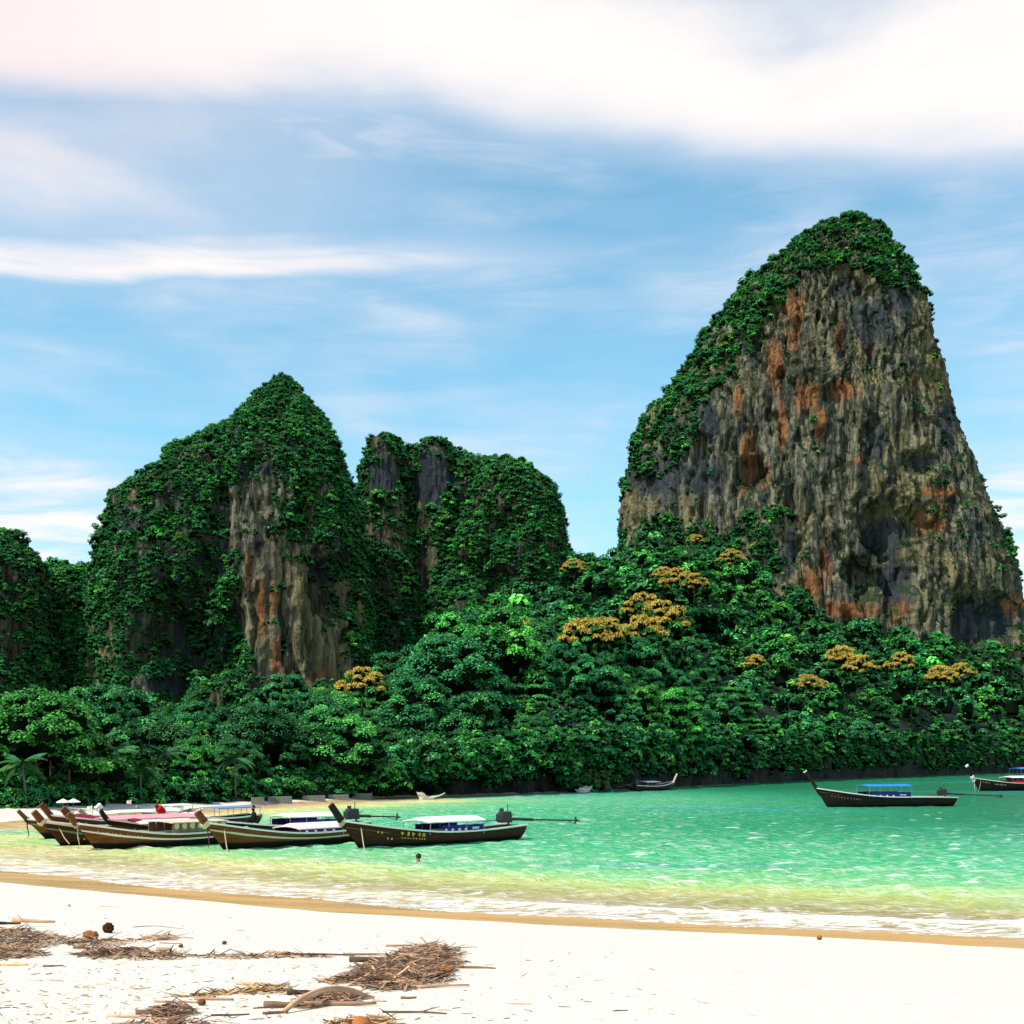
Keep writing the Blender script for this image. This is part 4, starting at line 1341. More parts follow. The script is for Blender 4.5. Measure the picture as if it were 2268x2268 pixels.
def longtail(name, bow, stern, label, hull_mat=None, rail=None, prow=(1.05, 0.17, 0.30), prow_mat=None, canopy=None, sides=None, engine=True, tail=3.6, stripe=None,
             wraps=(), letters=None, rope=True, cushions=None, Hb=1.15, Hm=0.58, B=0.95, pile=None, group='longtail boats moored in the bay', curve=0.0):
    D0 = EYE * F / (bow[1] - HV); x0 = (bow[0] - 1134) / F * D0
    D1 = EYE * F / (stern[1] - HV); x1 = (stern[0] - 1134) / F * D1
    L = math.hypot(x1 - x0, D1 - D0)
    yaw = math.atan2(D1 - D0, x1 - x0)
    near = -1 if math.cos(yaw) > 0 else 1
    hl = Hull(L, B, Hb, Hm)
    root = obj(name, None, loc=(x0, D0, 0.0), rot=(0, 0, yaw), label=label, cat='boat', group=group)
    rail = rail or WHITE; prow_mat = prow_mat or hull_mat
    # hull shell with an inner side
    T = [0, .015, .035, .06, .09, .13, .18, .24, .31, .39, .47, .55, .63, .71, .79, .86, .92, .965, 1.0]
    Ks = [0, .12, .25, .4, .55, .7, .84, .94, 1]
    mb = MB()
    for side in (-1, 1):
        mb.sheet([[hl.pt(t, k, side) for k in Ks] for t in T])
        mb.sheet([[hl.pt(t, k, side) + Vector((0, -side * min(0.05, hl.beam(t) * 0.8), 0)) for k in (0, .2, .4)] for t in T[1:]])
    tr = [hl.pt(1, k, -1) for k in Ks] + [hl.pt(1, k, 1) for k in reversed(Ks[:-1])]
    mb.raw(tr, [tuple(range(len(tr)))])
    mb.build('hull', hull_mat, root, smooth=False)
    # rails, left and right
    for side in (-1, 1):
        mb = MB()
        a = [hl.pt(t, 0, side, 0.035) + Vector((0, 0, 0.03)) for t in T]
        rows = [[q + Vector((0, dy, dz_)) for dy, dz_ in ((-.055, -.045), (-.055, .03), (.055, .03), (.055, -.045), (-.055, -.045))] for q in a]
        mb.sheet(rows)
        mb.build('rail', rail, root)
        if stripe is not None:
            mb = MB()
            rows = [[hl.pt(t, k, side, 0.02) for k in (0.20, 0.27)] for t in T]
            rows = [[q + Vector((0, side * 0.012, 0)) for q in r_] for r_ in rows]
            mb.sheet(rows, 0.01)
            mb.build('rubbing_strake', stripe, root)
    # deck
    mb = MB()
    mb.sheet([[Vector((hl.pt(t, 0).x, sgn * hl.beam(t) * 0.95, hl.sheer(t) - 0.22)) for sgn in (-1, -.5, 0, .5, 1)] for t in T[1:]], 0.02)
    mb.build('deck', WOOD, root)
    for t in (0.30, 0.42, 0.54, 0.66, 0.78):
        MB().box((t * L, 0, hl.sheer(t) - 0.06), (0.28, hl.beam(t) * 1.8, 0.04)).build('thwart', WOOD, root)
    # prow post: a flat plank carried on up from the stem, blunt at its head
    if prow:
        pl, pt_, pw = prow
        base = hl.pt(0, 0, 1); base.y = 0
        drn = Vector((-hl.rake * 0.98, 0, Hb)).normalized()
        nrm = Vector((drn.z, 0, -drn.x))
        rows = []
        for i, f_ in enumerate((-0.45, -0.2, 0.0, 0.3, 0.6, 0.85, 1.0)):
            c = base + drn * (pl * f_) + Vector((curve * max(f_, 0) ** 2 * pl, 0, abs(curve) * 0.5 * max(f_, 0) ** 2 * pl))
            w = pw * (1.0 - 0.18 * max(f_, 0)) * (0.75 if f_ < -0.3 else 1) ; th_ = pt_ * (0.5 if f_ < -0.3 else 1)
            rows.append([c + nrm * (w * 0.62) + Vector((0, -th_ / 2, 0)), c - nrm * (w * 0.38) + Vector((0, -th_ / 2, 0)), c - nrm * (w * 0.38) + Vector((0, th_ / 2, 0)), c + nrm * (w * 0.62) + Vector((0, th_ / 2, 0)), c + nrm * (w * 0.62) + Vector((0, -th_ / 2, 0))])
        mb = MB(); mb.sheet(rows)
        e_ = rows[-1]; mb.raw(e_[:4], [(0, 1, 2, 3)])
        mb.build('prow_post', prow_mat, root)
        for (f_, mt, thick, hang) in wraps:
            c = base + drn * (pl * f_) + Vector((curve * max(f_, 0) ** 2 * pl, 0, abs(curve) * 0.5 * max(f_, 0) ** 2 * pl)) + nrm * (pw * 0.12)
            mb = MB()
            for q in (-0.5, 0.0, 0.5):
                ring = []
                for a in range(11):
                    an = a / 10 * 2 * math.pi
                    ring.append(c + drn * (q * thick * 1.1 + 0.02 * math.sin(3 * an)) + nrm * (math.cos(an) * pw * 0.62) + Vector((0, math.sin(an) * (pt_ * 0.75), 0)))
                mb.tube(ring, thick * 0.42, 6, cap=False)
            if hang:
                h0 = c + Vector((-0.04, near * (pt_ * 0.75), 0))
                mb.tube([h0, h0 + Vector((-.03, near * 0.05, -hang * 0.4)), h0 + Vector((.05, near * .05, -hang * 0.8)), h0 + Vector((-.02, near * 0.06, -hang))], [0.05, 0.06, 0.045, 0.02], 6, flat=0.4)
            mb.build('garland', mt, root, smooth=True)
    if rope:
        a = hl.pt(0.05, 0.15, near, 0.03)
        b_ = Vector((-1.2, near * 0.9, -0.1)) if rope is True else Vector(rope)
        m_ = a.lerp(b_, 0.5) + Vector((0, 0, -0.08))
        MB().tube([a, m_, b_], 0.022, 5).build('mooring_rope', ROPE, root)
    # canopy on thin posts
    if canopy:
        t0, t1, hz, cm, arch = canopy[:5]
        xa, xb = t0 * L, t1 * L
        w = hl.beam((t0 + t1) / 2) * 1.02
        mb = MB()
        rows = []
        for i in range(9):
            x = xa + (xb - xa) * i / 8
            end = arch * 0.9 if i in (0,) else 0
            sag = 0.018 * math.sin(i * math.pi * 2)
            rows.append([(x, y * w, hz + arch * (1 - (abs(y)) ** 2) - end * 0.6 * (1 - y * y) + sag) for y in (-1, -.75, -.4, 0, .4, .75, 1)])
        mb.sheet(rows, 0.045)
        mb.build('canopy_roof', cm, root)
        for side in (-1, 1):
            MB().tube([(xa, side * w * 0.97, hz - 0.02), (xb, side * w * 0.97, hz - 0.02)], 0.022, 5).build('canopy_beam', WOOD, root)
            n_ = max(3, int((xb - xa) / 0.9) + 1)
            for i in range(n_):
                x = xa + 0.06 + (xb - xa - 0.12) * i / (n_ - 1)
                MB().tube([(x, side * w * 0.93, hl.sheer(x / L) - 0.15), (x, side * w * 0.97, hz)], 0.02, 5).build('canopy_post', STEEL, root)
    if sides:
        t0, t1, hh, sm = sides
        for side in (-1, 1):
            w = hl.beam((t0 + t1) / 2) * 0.99
            z0 = min(hl.sheer(t0), hl.sheer(t1)) + 0.03
            mb = MB()
            rows = [[(t0 * L + (t1 - t0) * L * i / 10, side * (w + 0.02 * math.sin(i * 1.7)), z0 + hh * k - 0.015 * math.sin(i * 2.2) * k) for k in (0, .5, 1)] for i in range(11)]
            mb.sheet(rows)
            pnl = mb.build('side_curtain', sm, root)
            if side == near and sm is NAVY:
                r_ = random.Random(int(L * 100)); mk = MB()
                for g in range(7):
                    x = (t0 + (t1 - t0) * (0.72 + 0.16 * g / 7)) * L
                    mk.box((x, side * (w + 0.035), z0 + hh * 0.42), (0.045, 0.006, r_.uniform(.06, .10)))
                    mk.box((x + 0.03, side * (w + 0.035), z0 + hh * r_.uniform(.3, .55)), (0.05, 0.006, 0.022))
                mk.build('lettering', WHITE, pnl)
                mk = MB()
                for g in range(4):
                    x = (t0 + (t1 - t0) * (0.08 + 0.16 * g)) * L
                    mk.ball((x, side * (w + 0.02), z0 + hh * 0.25), (0.09, 0.02, 0.07), 8, 5, 0.25, g)
                mk.build('printed_motif', PALEPINK, pnl)
    if cushions:
        t0, t1, cm = cushions
        for i in range(5):
            x = (t0 + (t1 - t0) * (i + .5) / 5) * L
            mb = MB().box((x, 0, hl.sheer(x / L) - 0.01), ((t1 - t0) * L / 5 * 0.9, hl.beam(x / L) * 1.4, 0.16))
            mb.build('cushion', cm, root, bevel=0.03)
    if pile:
        t0, t1, hgt_, pm = pile
        mb = MB(); rows = []
        r_ = random.Random(int(L * 77))
        for i in range(13):
            x = (t0 + (t1 - t0) * i / 12) * L
            e_ = math.sin(math.pi * min(max(i / 12, 0.02), .98)) ** 0.4
            w = hl.beam(x / L) * 0.96
            rows.append([(x, y * w, hl.sheer(x / L) - 0.02 + hgt_ * e_ * (1 - abs(y) ** 2.4) * r_.uniform(.82, 1.1)) for y in (-1, -.8, -.5, -.2, .1, .4, .7, 1)])
        mb.sheet(rows, 0.02)
        mb.build('cover_sheet', pm, root, smooth=True)
    # painted plates and characters on the bow
    if letters:
        for (ta, tb, k0, hgt_, mt, n_) in letters:
            r_ = random.Random(int(ta * 1000 + n_ * 7 + L * 10))
            mk = MB()
            for g in range(n_):
                t = ta + (tb - ta) * (g + .5) / n_
                dt = (tb - ta) / n_ * L * 0.5
                c = hl.pt(t, k0, near, 0.015); c.y += near * 0.012
                c2 = hl.pt(t + 0.02, k0, near, 0.015); an = math.atan2(c2.y - near * 0 - c.y + near * 0.012, c2.x - c.x)
                for q in range(3):
                    if r_.random() < 0.5:
                        mk.box((c.x + r_.uniform(-.4, .4) * dt, c.y, c.z + r_.uniform(-.3, .3) * hgt_), (dt * 0.9, 0.012, hgt_ * 0.22), (0, r_.uniform(-.3, .3), an))
                    else:
                        mk.box((c.x + r_.uniform(-.5, .5) * dt, c.y, c.z), (dt * 0.32, 0.012, hgt_), (0, r_.uniform(-.3, .3), an))
            mk.build('lettering', mt, root)
    # long-tail engine: block on a pivot at the stern, long shaft, screw with its guard
    if engine:
        px_ = L * 0.955; pz = hl.sheer(0.95) + 0.12
        MB().tube([(px_, 0, pz - 0.35), (px_, 0, pz + 0.1)], 0.05, 7).build('engine_mount', METAL, root)
        dn = -tail * (0.045 if engine is True else engine)
        eng = MB().box((px_ - 0.25, 0, pz + 0.32), (0.72, 0.46, 0.54), taper=0.86).build('engine', METAL, root, bevel=0.04)
        MB().tube([(px_ - 0.35, 0.12, pz + 0.58), (px_ - 0.35, 0.12, pz + 0.74)], 0.11, 9).build('air_filter', METAL, eng)
        MB().tube([(px_ - 0.15, -0.1, pz + 0.5), (px_ - 0.15, -0.1, pz + 0.95)], 0.022, 6).build('exhaust', METAL, eng)
        MB().box((px_ - 0.60, 0, pz + 0.30), (0.10, 0.46, 0.34)).build('radiator', METAL, eng, bevel=0.015)
        MB().tube([(px_ - 0.5, 0.2, pz + 0.16), (px_ - 1.0, 0.22, pz + 0.14), (px_ - 1.75, 0.24, pz + 0.16)], 0.022, 6).build('tiller', METAL, eng)
        MB().tube([(px_ + 0.02, 0.1, pz + 0.25), (px_ + 0.5, 0.1, pz + 0.46)], 0.018, 5).build('lever', METAL, eng)
        sh = MB().tube([(px_ - 0.05, 0, pz + 0.22), (px_ + tail * 0.35, 0, pz + 0.20 + dn * 0.35)], 0.075, 8)
        sh.tube([(px_ + tail * 0.34, 0, pz + 0.20 + dn * 0.35), (px_ + tail, 0, pz + 0.20 + dn)], 0.042, 7)
        shf = sh.build('drive_shaft', METAL, root)
        e_ = Vector((px_ + tail, 0, pz + 0.20 + dn))
        pr = MB()
        for k in range(3):
            a = k * 2 * math.pi / 3 + 0.4
            pr.box(e_ + Vector((0.03, math.sin(a) * 0.10, math.cos(a) * 0.10)), (0.03, 0.09, 0.18), (-a, 0, 0.5))
        pr.tube([e_ + Vector((-.06, 0, 0)), e_ + Vector((.09, 0, 0))], [0.04, 0.02], 7)
        pr.build('propeller', METAL, shf)
        MB().tube([e_ + Vector((-0.55, 0, -0.02)), e_ + Vector((-0.15, 0, -0.16)), e_ + Vector((0.05, 0, -0.17))], 0.016, 5).build('skeg', METAL, shf)
    return root, hl, yaw


LG = 'longtail boats moored off the beach'
boatA, hA, yA = longtail('longtail_boat', (795, 1880), (1140, 1859), 'dark longtail boat nearest the open water, white roof and navy side curtains', H_DARK, prow=(0.92, 0.16, 0.30), prow_mat=H_BLACK,
         canopy=(0.34, 0.70, 1.10, CANVAS, 0.20), sides=(0.42, 0.69, 0.30, NAVY), tail=4.9, Hb=1.25,
         wraps=[(-0.1, ROPE, 0.10, 0)], letters=[(0.10, 0.13, 0.22, 0.09, YELLOW, 2), (0.20, 0.33, 0.17, 0.17, YELLOW, 5), (0.20, 0.33, 0.36, 0.06, YELLOW, 9), (0.13, 0.17, 0.42, 0.08, CREAM, 2)],
         rope=(-0.9, -1.6, -0.1), group=LG)
boatB, hB, yB = longtail('longtail_boat', (495, 1883), (805, 1863), 'varnished brown longtail boat with pale pink awning, second from the open water', H_BROWN, prow=(0.55, 0.18, 0.30), prow_mat=H_RED,
         canopy=(0.42, 0.86, 0.82, PALEPINK, 0.22), sides=(0.44, 0.85, 0.16, NAVY), engine=False, Hb=1.22, stripe=CREAM,
         wraps=[(-0.15, CREAM, 0.13, 0), (-0.25, MAROON, 0.07, 1.0)], letters=[(0.10, 0.24, 0.22, 0.08, CREAM, 9)], rope=(-0.8, -1.4, -0.1), group=LG, curve=-0.12)
boatB2, hB2, yB2 = longtail('longtail_boat', (535, 1862), (800, 1850), 'dark longtail boat behind the brown one, white roof and a seated person', H_BLACK, prow=None,
         canopy=(0.30, 0.72, 1.12, CANVAS, 0.16), sides=(0.32, 0.70, 0.35, NAVY), tail=2.6, Hb=0.95, rope=False, group=LG)
boatC, hC, yC = longtail('longtail_boat', (213, 1884), (520, 1866), 'long brown longtail boat with white rail and carved side panels, left cluster', H_BROWN, prow=(0.55, 0.15, 0.25), prow_mat=H_BROWN,
         engine=False, Hb=1.2, stripe=WHITE, wraps=[(-0.2, ROPE, 0.06, 1.0)], letters=[(0.05, 0.26, 0.20, 0.10, CREAM, 12)], rope=False, cushions=(0.3, 0.42, BLUEP), group=LG)
# carved side panels of that boat
for side in (-1, 1):
    w = hC.beam(0.6) * 1.0
    for i in range(7):
        x = (0.44 + 0.40 * (i + .5) / 7) * hC.L
        wd = 0.40 * hC.L / 7 * 0.92
        pn = MB().box((x, side * w, 0.87), (wd, 0.03, 0.44)).build('side_panel', WOOD, boatC)
        MB().ball((x, side * (w + 0.02), 0.96), (wd * 0.36, 0.03, 0.14), 10, 6, 0.12, i).build('carved_motif', CREAM, pn)
        MB().box((x, side * (w + 0.02), 0.75), (wd * 0.8, 0.02, 0.06)).build('lower_board', GREENP, pn)
MB().sheet([[((0.43 + 0.42 * i / 6) * hC.L, y * hC.beam(0.6) * 1.08, 1.13 + 0.05 * (1 - y * y)) for y in (-1, -.5, 0, .5, 1)] for i in range(7)], 0.04).build('canopy_roof', CREAM, boatC)
boatD, hD, yD = longtail('longtail_boat', (280, 1868), (540, 1856), 'dark longtail boat with maroon bow, black curved prow and white cloth at its head', H_DARK, prow=(0.72, 0.14, 0.22), prow_mat=H_BLACK,
         canopy=(0.05, 0.50, 0.95, PALEPINK, 0.14), engine=False, Hb=1.15, rail=CREAM, pile=(0.02, 0.20, 0.20, MAROON), wraps=[(0.98, WHITE, 0.13, 0.5)], letters=[(0.08, 0.14, 0.25, 0.10, CREAM, 2), (0.17, 0.30, 0.25, 0.10, CREAM, 6)],
         rope=False, cushions=(0.5, 0.7, NAVY), group=LG, curve=0.10)
boatE, hE, yE = longtail('longtail_boat', (137, 1876), (380, 1862), 'dark brown longtail boat with blunt plank prow and green stripe, left end', H_DARK, prow=(0.62, 0.18, 0.30), prow_mat=H_RED,
         engine=False, Hb=1.15, rail=CREAM, stripe=GREENP, wraps=[(0.0, CREAM, 0.09, 0)], letters=[(0.10, 0.22, 0.45, 0.06, CREAM, 3)], rope=(-0.3, -1.1, 0.2), group=LG)
boatF, hF, yF = longtail('longtail_boat', (101, 1858), (300, 1849), 'leftmost longtail boat, weathered brown with thin leaning prow', H_BROWN, prow=(0.6, 0.13, 0.2), prow_mat=H_BROWN,
         engine=False, Hb=1.0, rail=WHITE, stripe=CREAM, wraps=[(-0.1, SHADEW, 0.07, 0.9)], rope=False, group=LG)
boatG, hG, yG = longtail('longtail_boat', (150, 1852), (360, 1842), 'longtail boat with reddish carved prow and maroon cover behind the leftmost boats', H_RED, prow=(0.75, 0.18, 0.28), prow_mat=H_RED,
         engine=False, Hb=1.1, pile=(0.04, 0.45, 0.32, MAROON), rope=False, group=LG)
boatH, hH, yH = longtail('longtail_boat', (196, 1853), (430, 1842), 'longtail boat with long pink and white awning behind the left cluster', H_RED, prow=(0.65, 0.2, 0.34), prow_mat=H_RED,
         engine=False, Hb=1.0, canopy=(0.10, 0.95, 0.86, PINK, 0.18), sides=(0.12, 0.93, 0.18, PALEPINK), rope=(-0.6, -1.2, -0.1), wraps=[(0.2, ROPE, 0.08, 0.8)], group=LG)
boatI, hI, yI = longtail('longtail_boat', (225, 1836), (420, 1828), 'pale longtail boat with long flat white roof in front of the far sand', H_PALE, prow=(0.5, 0.15, 0.22),
         engine=False, Hb=0.8, canopy=(0.10, 0.80, 0.95, CANVAS, 0.10), rope=False, group=LG)
boatJ, hJ, yJ = longtail('longtail_boat', (395, 1838), (560, 1830), 'longtail boat with blue and white sunshades and red cloth on its prow', H_DARK, prow=(0.7, 0.14, 0.22), prow_mat=H_RED,
         engine=False, Hb=0.95, canopy=(0.40, 0.98, 1.18, BLUEP, 0.06), rope=False, wraps=[(0.35, REDC, 0.26, 0.9)], pile=(0.05, 0.36, 0.22, PALEPINK), group=LG)
boatK, hK, yK = longtail('longtail_boat', (338, 1822), (430, 1816), 'small boat with tilted white sunshade just off the far sand', H_PALE, prow=(0.6, 0.1, 0.16),
         engine=False, Hb=0.7, Hm=0.4, B=0.7, canopy=(0.25, 0.75, 1.05, CANVAS, 0.05), rope=False, group=LG)
RG = 'boats anchored out in the bay'
boatR, hR, yR = longtail('longtail_boat', (1832, 1788), (2105, 1785.2), 'black longtail boat with bright blue roof anchored alone in the green water', H_BLACK, prow=(1.55, 0.13, 0.24), prow_mat=H_BLACK,
         canopy=(0.28, 0.63, 1.72, BLUEC, 0.16), sides=(0.295, 0.62, 0.42, NAVY), tail=5.4, Hb=1.55, Hm=0.80, B=1.05, rope=False, wraps=[(0.97, WHITE, 0.05, 0)], group=RG, curve=-0.14,
         letters=[(0.05, 0.24, 0.3, 0.10, WOOD, 10)])
longtail('longtail_boat', (2168, 1752), (2330, 1750), 'black longtail boat cut by the right edge, white garlands and red cover', H_BLACK, prow=(1.75, 0.16, 0.34), prow_mat=H_BLACK,
         canopy=(0.36, 1.0, 1.65, CANVAS, 0.2), sides=(0.38, 0.98, 0.5, REDC), engine=False, Hb=1.6, Hm=0.9, B=1.2, rope=(-0.7, -0.7, -0.1), wraps=[(0.99, WHITE, 0.12, 0), (0.05, WHITE, 0.20, 0), (-0.2, WHITE, 0.16, 1.5)],
         letters=[(0.06, 0.13, 0.2, 0.13, CREAM, 4), (0.16, 0.29, 0.24, 0.16, CREAM, 7)], group=RG)
longtail('longtail_boat', (2236, 1737), (2380, 1735), 'far boat with blue roof at the right edge behind the red covered boat', H_BLACK, prow=None,
         canopy=(0.08, 0.95, 2.4, BLUEC, 0.25), sides=(0.10, 0.93, 0.75, BLUEP), engine=False, Hb=1.2, Hm=0.9, B=1.1, rope=False, group=RG)
longtail('longtail_boat', (1484, 1749.3), (1402, 1752.6), 'small dark longtail boat with white roof and pale raised prow under the shore', H_DARK, prow=(1.3, 0.14, 0.22), prow_mat=CREAM, canopy=(0.42, 0.80, 1.1, CANVAS, 0.12), sides=(0.44, 0.78, 0.22, SHADEW),
         tail=4.0, Hb=1.05, Hm=0.55, B=0.9, rope=False, group=RG, engine=0.1)
longtail('rowing_boat', (958, 1770.6), (932, 1771.4), 'white small boat pulled up under the dark trees with raised bow', WHITE, prow=(0.7, 0.07, 0.10), prow_mat=WHITE, engine=False, Hb=0.35, Hm=0.15, B=0.4, rope=False, group=RG)
longtail('rowing_boat', (1279, 1756), (1303, 1755), 'tiny white dinghy against the shore rocks left of the small far boat', WHITE, prow=None, engine=False, Hb=0.6, Hm=0.45, B=0.5, rope=False, group=RG)

# bamboo poles and lashings on the bow of the left boat
# ---------------------------------------------------------------- people
def skinned(name, joints, edges, mat, **kw):
    me = bpy.data.meshes.new(name)
    me.from_pydata([j[0] for j in joints], edges, [])
    o = bpy.data.objects.new(name, me); COL.objects.link(o)
    md = o.modifiers.new('skin', 'SKIN')
    sv = me.skin_vertices[0].data
    for i, j in enumerate(joints):
        r_ = j[1]
        sv[i].radius = r_ if isinstance(r_, tuple) else (r_, r_)
    sv[0].use_root = True
    md.use_smooth_shade = True
    sb = o.modifiers.new('sub', 'SUBSURF'); sb.levels = 2; sb.render_levels = 2
    dg = bpy.context.evaluated_depsgraph_get()
    m2_ = bpy.data.meshes.new_from_object(o.evaluated_get(dg))
    bpy.data.objects.remove(o); 
    m2_.materials.clear(); m2_.materials.append(mat)
    return obj(name, m2_, **kw)


SKIN = plain('skin', (0.34, 0.17, 0.10), 0.6, 0.3, 0.1)
HAIR = plain('hair', (0.012, 0.010, 0.009), 0.6, 0.3, 0.2)
BLACKC = plain('black_clothes', (0.012, 0.013, 0.014), 0.9, 0.1, 0.3)


def seated_person(loc, rot, label):
    root = obj('person', None, loc=loc, rot=(0, 0, rot), label=label, cat='person')
    J = [((0, 0, 0.12), (0.17, 0.13)), ((0, 0, 0.32), (0.15, 0.11)), ((0.02, 0, 0.50), (0.17, 0.11)), ((0.03, 0, 0.58), (0.08, 0.07)), ((0.04, 0, 0.64), (0.055, 0.055)), ((0.06, 0, 0.72), (0.085, 0.09)), ((0.065, 0, 0.82), (0.085, 0.09)), ((0.06, 0, 0.88), (0.05, 0.05))]
    E = [(0, 1), (1, 2), (2, 3), (3, 4), (4, 5), (5, 6), (6, 7)]
    for s_ in (-1, 1):
        b0 = len(J)
        J += [((0.02, s_ * 0.19, 0.52), 0.062), ((0.06, s_ * 0.25, 0.34), 0.048), ((0.26, s_ * 0.18, 0.24), 0.038), ((0.34, s_ * 0.14, 0.25), 0.035)]
        E += [(2, b0), (b0, b0 + 1), (b0 + 1, b0 + 2), (b0 + 2, b0 + 3)]
        for f_ in range(4):
            J.append(((0.40, s_ * (0.11 + 0.02 * f_), 0.235), 0.009)); E.append((b0 + 3, len(J) - 1))
        J.append(((0.36, s_ * 0.09, 0.26), 0.010)); E.append((b0 + 3, len(J) - 1))
        c0 = len(J)
        J += [((0.10, s_ * 0.10, 0.10), 0.095), ((0.42, s_ * 0.14, 0.16), 0.070), ((0.46, s_ * 0.14, -0.18), 0.048), ((0.58, s_ * 0.15, -0.23), 0.035)]
        E += [(0, c0), (c0, c0 + 1), (c0 + 1, c0 + 2), (c0 + 2, c0 + 3)]
    skinned('body', J, E, BLACKC, parent=root)
    mb = MB(); mb.ball((0.065, 0, 0.80), (0.098, 0.088, 0.115), 14, 10)
    hd = mb.build('face', SKIN, root, smooth=True)
    MB().ball((0.165, 0, 0.79), (0.020, 0.014, 0.024), 8, 6).build('nose', SKIN, hd, smooth=True)
    MB().ball((0.045, 0, 0.835), (0.105, 0.096, 0.098), 14, 9, 0.03, 4).build('hair', HAIR, hd, smooth=True)
    return root


def boat_world(root, lx, ly, lz):
    c, s_ = math.cos(root.rotation_euler.z), math.sin(root.rotation_euler.z)
    return (root.location.x + lx * c - ly * s_, root.location.y + lx * s_ + ly * c, root.location.z + lz)


seated_person(boat_world(boatB2, 0.10 * hB2.L, 0.0, 0.80), 3.6, 'person in black clothes sitting on the bow of a dark boat')

# swimmer: head, neck and shoulders out of the water
q = P(927, 1909, EYE * F / (1909 - HV))
sw = obj('person', None, loc=(q[0], q[1], -0.02), rot=(0, 0, 2.6), label='swimmer with dark hair, head and neck out of the water', cat='person')
J = [((0, 0, -0.55), (0.17, 0.12)), ((0, 0, -0.30), (0.18, 0.12)), ((0, 0, -0.12), (0.18, 0.11)), ((0, 0, -0.04), (0.10, 0.08)), ((0.01, 0, 0.06), (0.06, 0.06)), ((0.025, 0, 0.15), (0.085, 0.085)), ((0.03, 0, 0.25), (0.085, 0.085)), ((0.02, 0, 0.31), (0.05, 0.05))]
E = [(i, i + 1) for i in range(7)]
for s_ in (-1, 1):
    b0 = len(J)
    J += [((0, s_ * 0.20, -0.10), 0.065), ((0.10, s_ * 0.42, -0.22), 0.045), ((0.32, s_ * 0.50, -0.20), 0.035)]
    E += [(2, b0), (b0, b0 + 1), (b0 + 1, b0 + 2)]
skinned('body', J, E, SKIN, parent=sw)
MB().ball((0.0, 0, 0.245), (0.112, 0.103, 0.115), 14, 9, 0.03, 2).build('hair', HAIR, sw, smooth=True)
MB().ball((0.118, 0, 0.165), (0.022, 0.016, 0.026), 8, 6).build('nose', SKIN, sw, smooth=True)

# ---------------------------------------------------------------- far beach: parasols, sea wall, flags
for (u, D, w_, lb) in ((140, 85, 0.46, 'left one of two small white parasols on the far sand'), (163, 86, 0.46, 'right one of two small white parasols on the far sand')):
    x = (u - 1134) / F * D; z = float(sand_z(np.array(x), np.array(float(D))))
    r = obj('parasol', None, loc=(x, D, z), label=lb, cat='parasol', group='parasols on the far sand')
    top = 1.35
    MB().tube([(0, 0, -0.2), (0, 0, top)], 0.018, 6).build('pole', WOOD, r)
    mb = MB(); n = 8
    v = [(0, 0, top + 0.02)] + [(w_ * math.cos(k * math.pi / 4), w_ * math.sin(k * math.pi / 4), top - 0.20) for k in range(8)] + [(0, 0, top - 0.02)] + [(w_ * math.cos(k * math.pi / 4), w_ * math.sin(k * math.pi / 4), top - 0.25) for k in range(8)]
    f = [(0, 1 + k, 1 + (k + 1) % 8) for k in range(8)] + [(9, 10 + (k + 1) % 8, 10 + k) for k in range(8)] + [(1 + k, 10 + k, 10 + (k + 1) % 8, 1 + (k + 1) % 8) for k in range(8)]
    mb.raw(v, f).build('canopy', CANVAS, r)

CONC = plain('weathered_concrete', (0.17, 0.18, 0.15), 0.95, 0.05, 0.4, 1.5)
u0 = 548
wall = obj('sea_wall', None, loc=(*P(u0, 1786, 116)[:2], 0.3), label='low weathered concrete sea wall of separate slabs at the far shore', cat='wall')
q0 = np.array((wall.location.x, wall.location.y, 0.3))
for (ua, ub, va, vb) in ((556, 586, 1766, 1786), (592, 648, 1764, 1784), (668, 722, 1762, 1781), (726, 774, 1760, 1779), (778, 826, 1757, 1776)):
    um = (ua + ub) / 2
    D = float(shoreD(um)) + 1.2
    wd = (ub - ua) / F * D; hg = (vb - va) / F * D
    c = P(um, (va + vb) / 2, D)
    MB().box((c[0] - q0[0], c[1] - q0[1], c[2] - 0.3 - 0.15), (wd, 0.22, hg + 0.3), (R(-8), 0, R(20)), taper=0.94).build('slab', CONC, wall, bevel=0.02)
for (u, v, D, mt, lb, lean_) in ((288, 1776, 84, PALEPINK, 'pale pink flag on a leaning pole above the left boats', 0.2), (206, 1789, 80, WHITE, 'small white flag on a pole above the left boats', -0.1)):
    q = P(u, v, D)
    z = 0.2
    r = obj('flag', None, loc=(q[0], D, z), label=lb, cat='flag')
    hgt_ = q[2] - z + 0.15
    MB().tube([(0, 0, -0.6), (lean_ * 0.5, 0, hgt_)], 0.015, 5).build('pole', WOOD, r)
    MB().sheet([[(lean_ * 0.5 - 0.32 * k / 4, 0.03 * math.sin(k * 1.8), hgt_ - 0.02 - 0.06 * k / 4), (lean_ * 0.5 - 0.32 * k / 4, 0.03 * math.sin(k * 1.8 + 0.6), hgt_ - 0.30 + 0.05 * k / 4)] for k in range(5)], 0.004).build('cloth', mt, r)

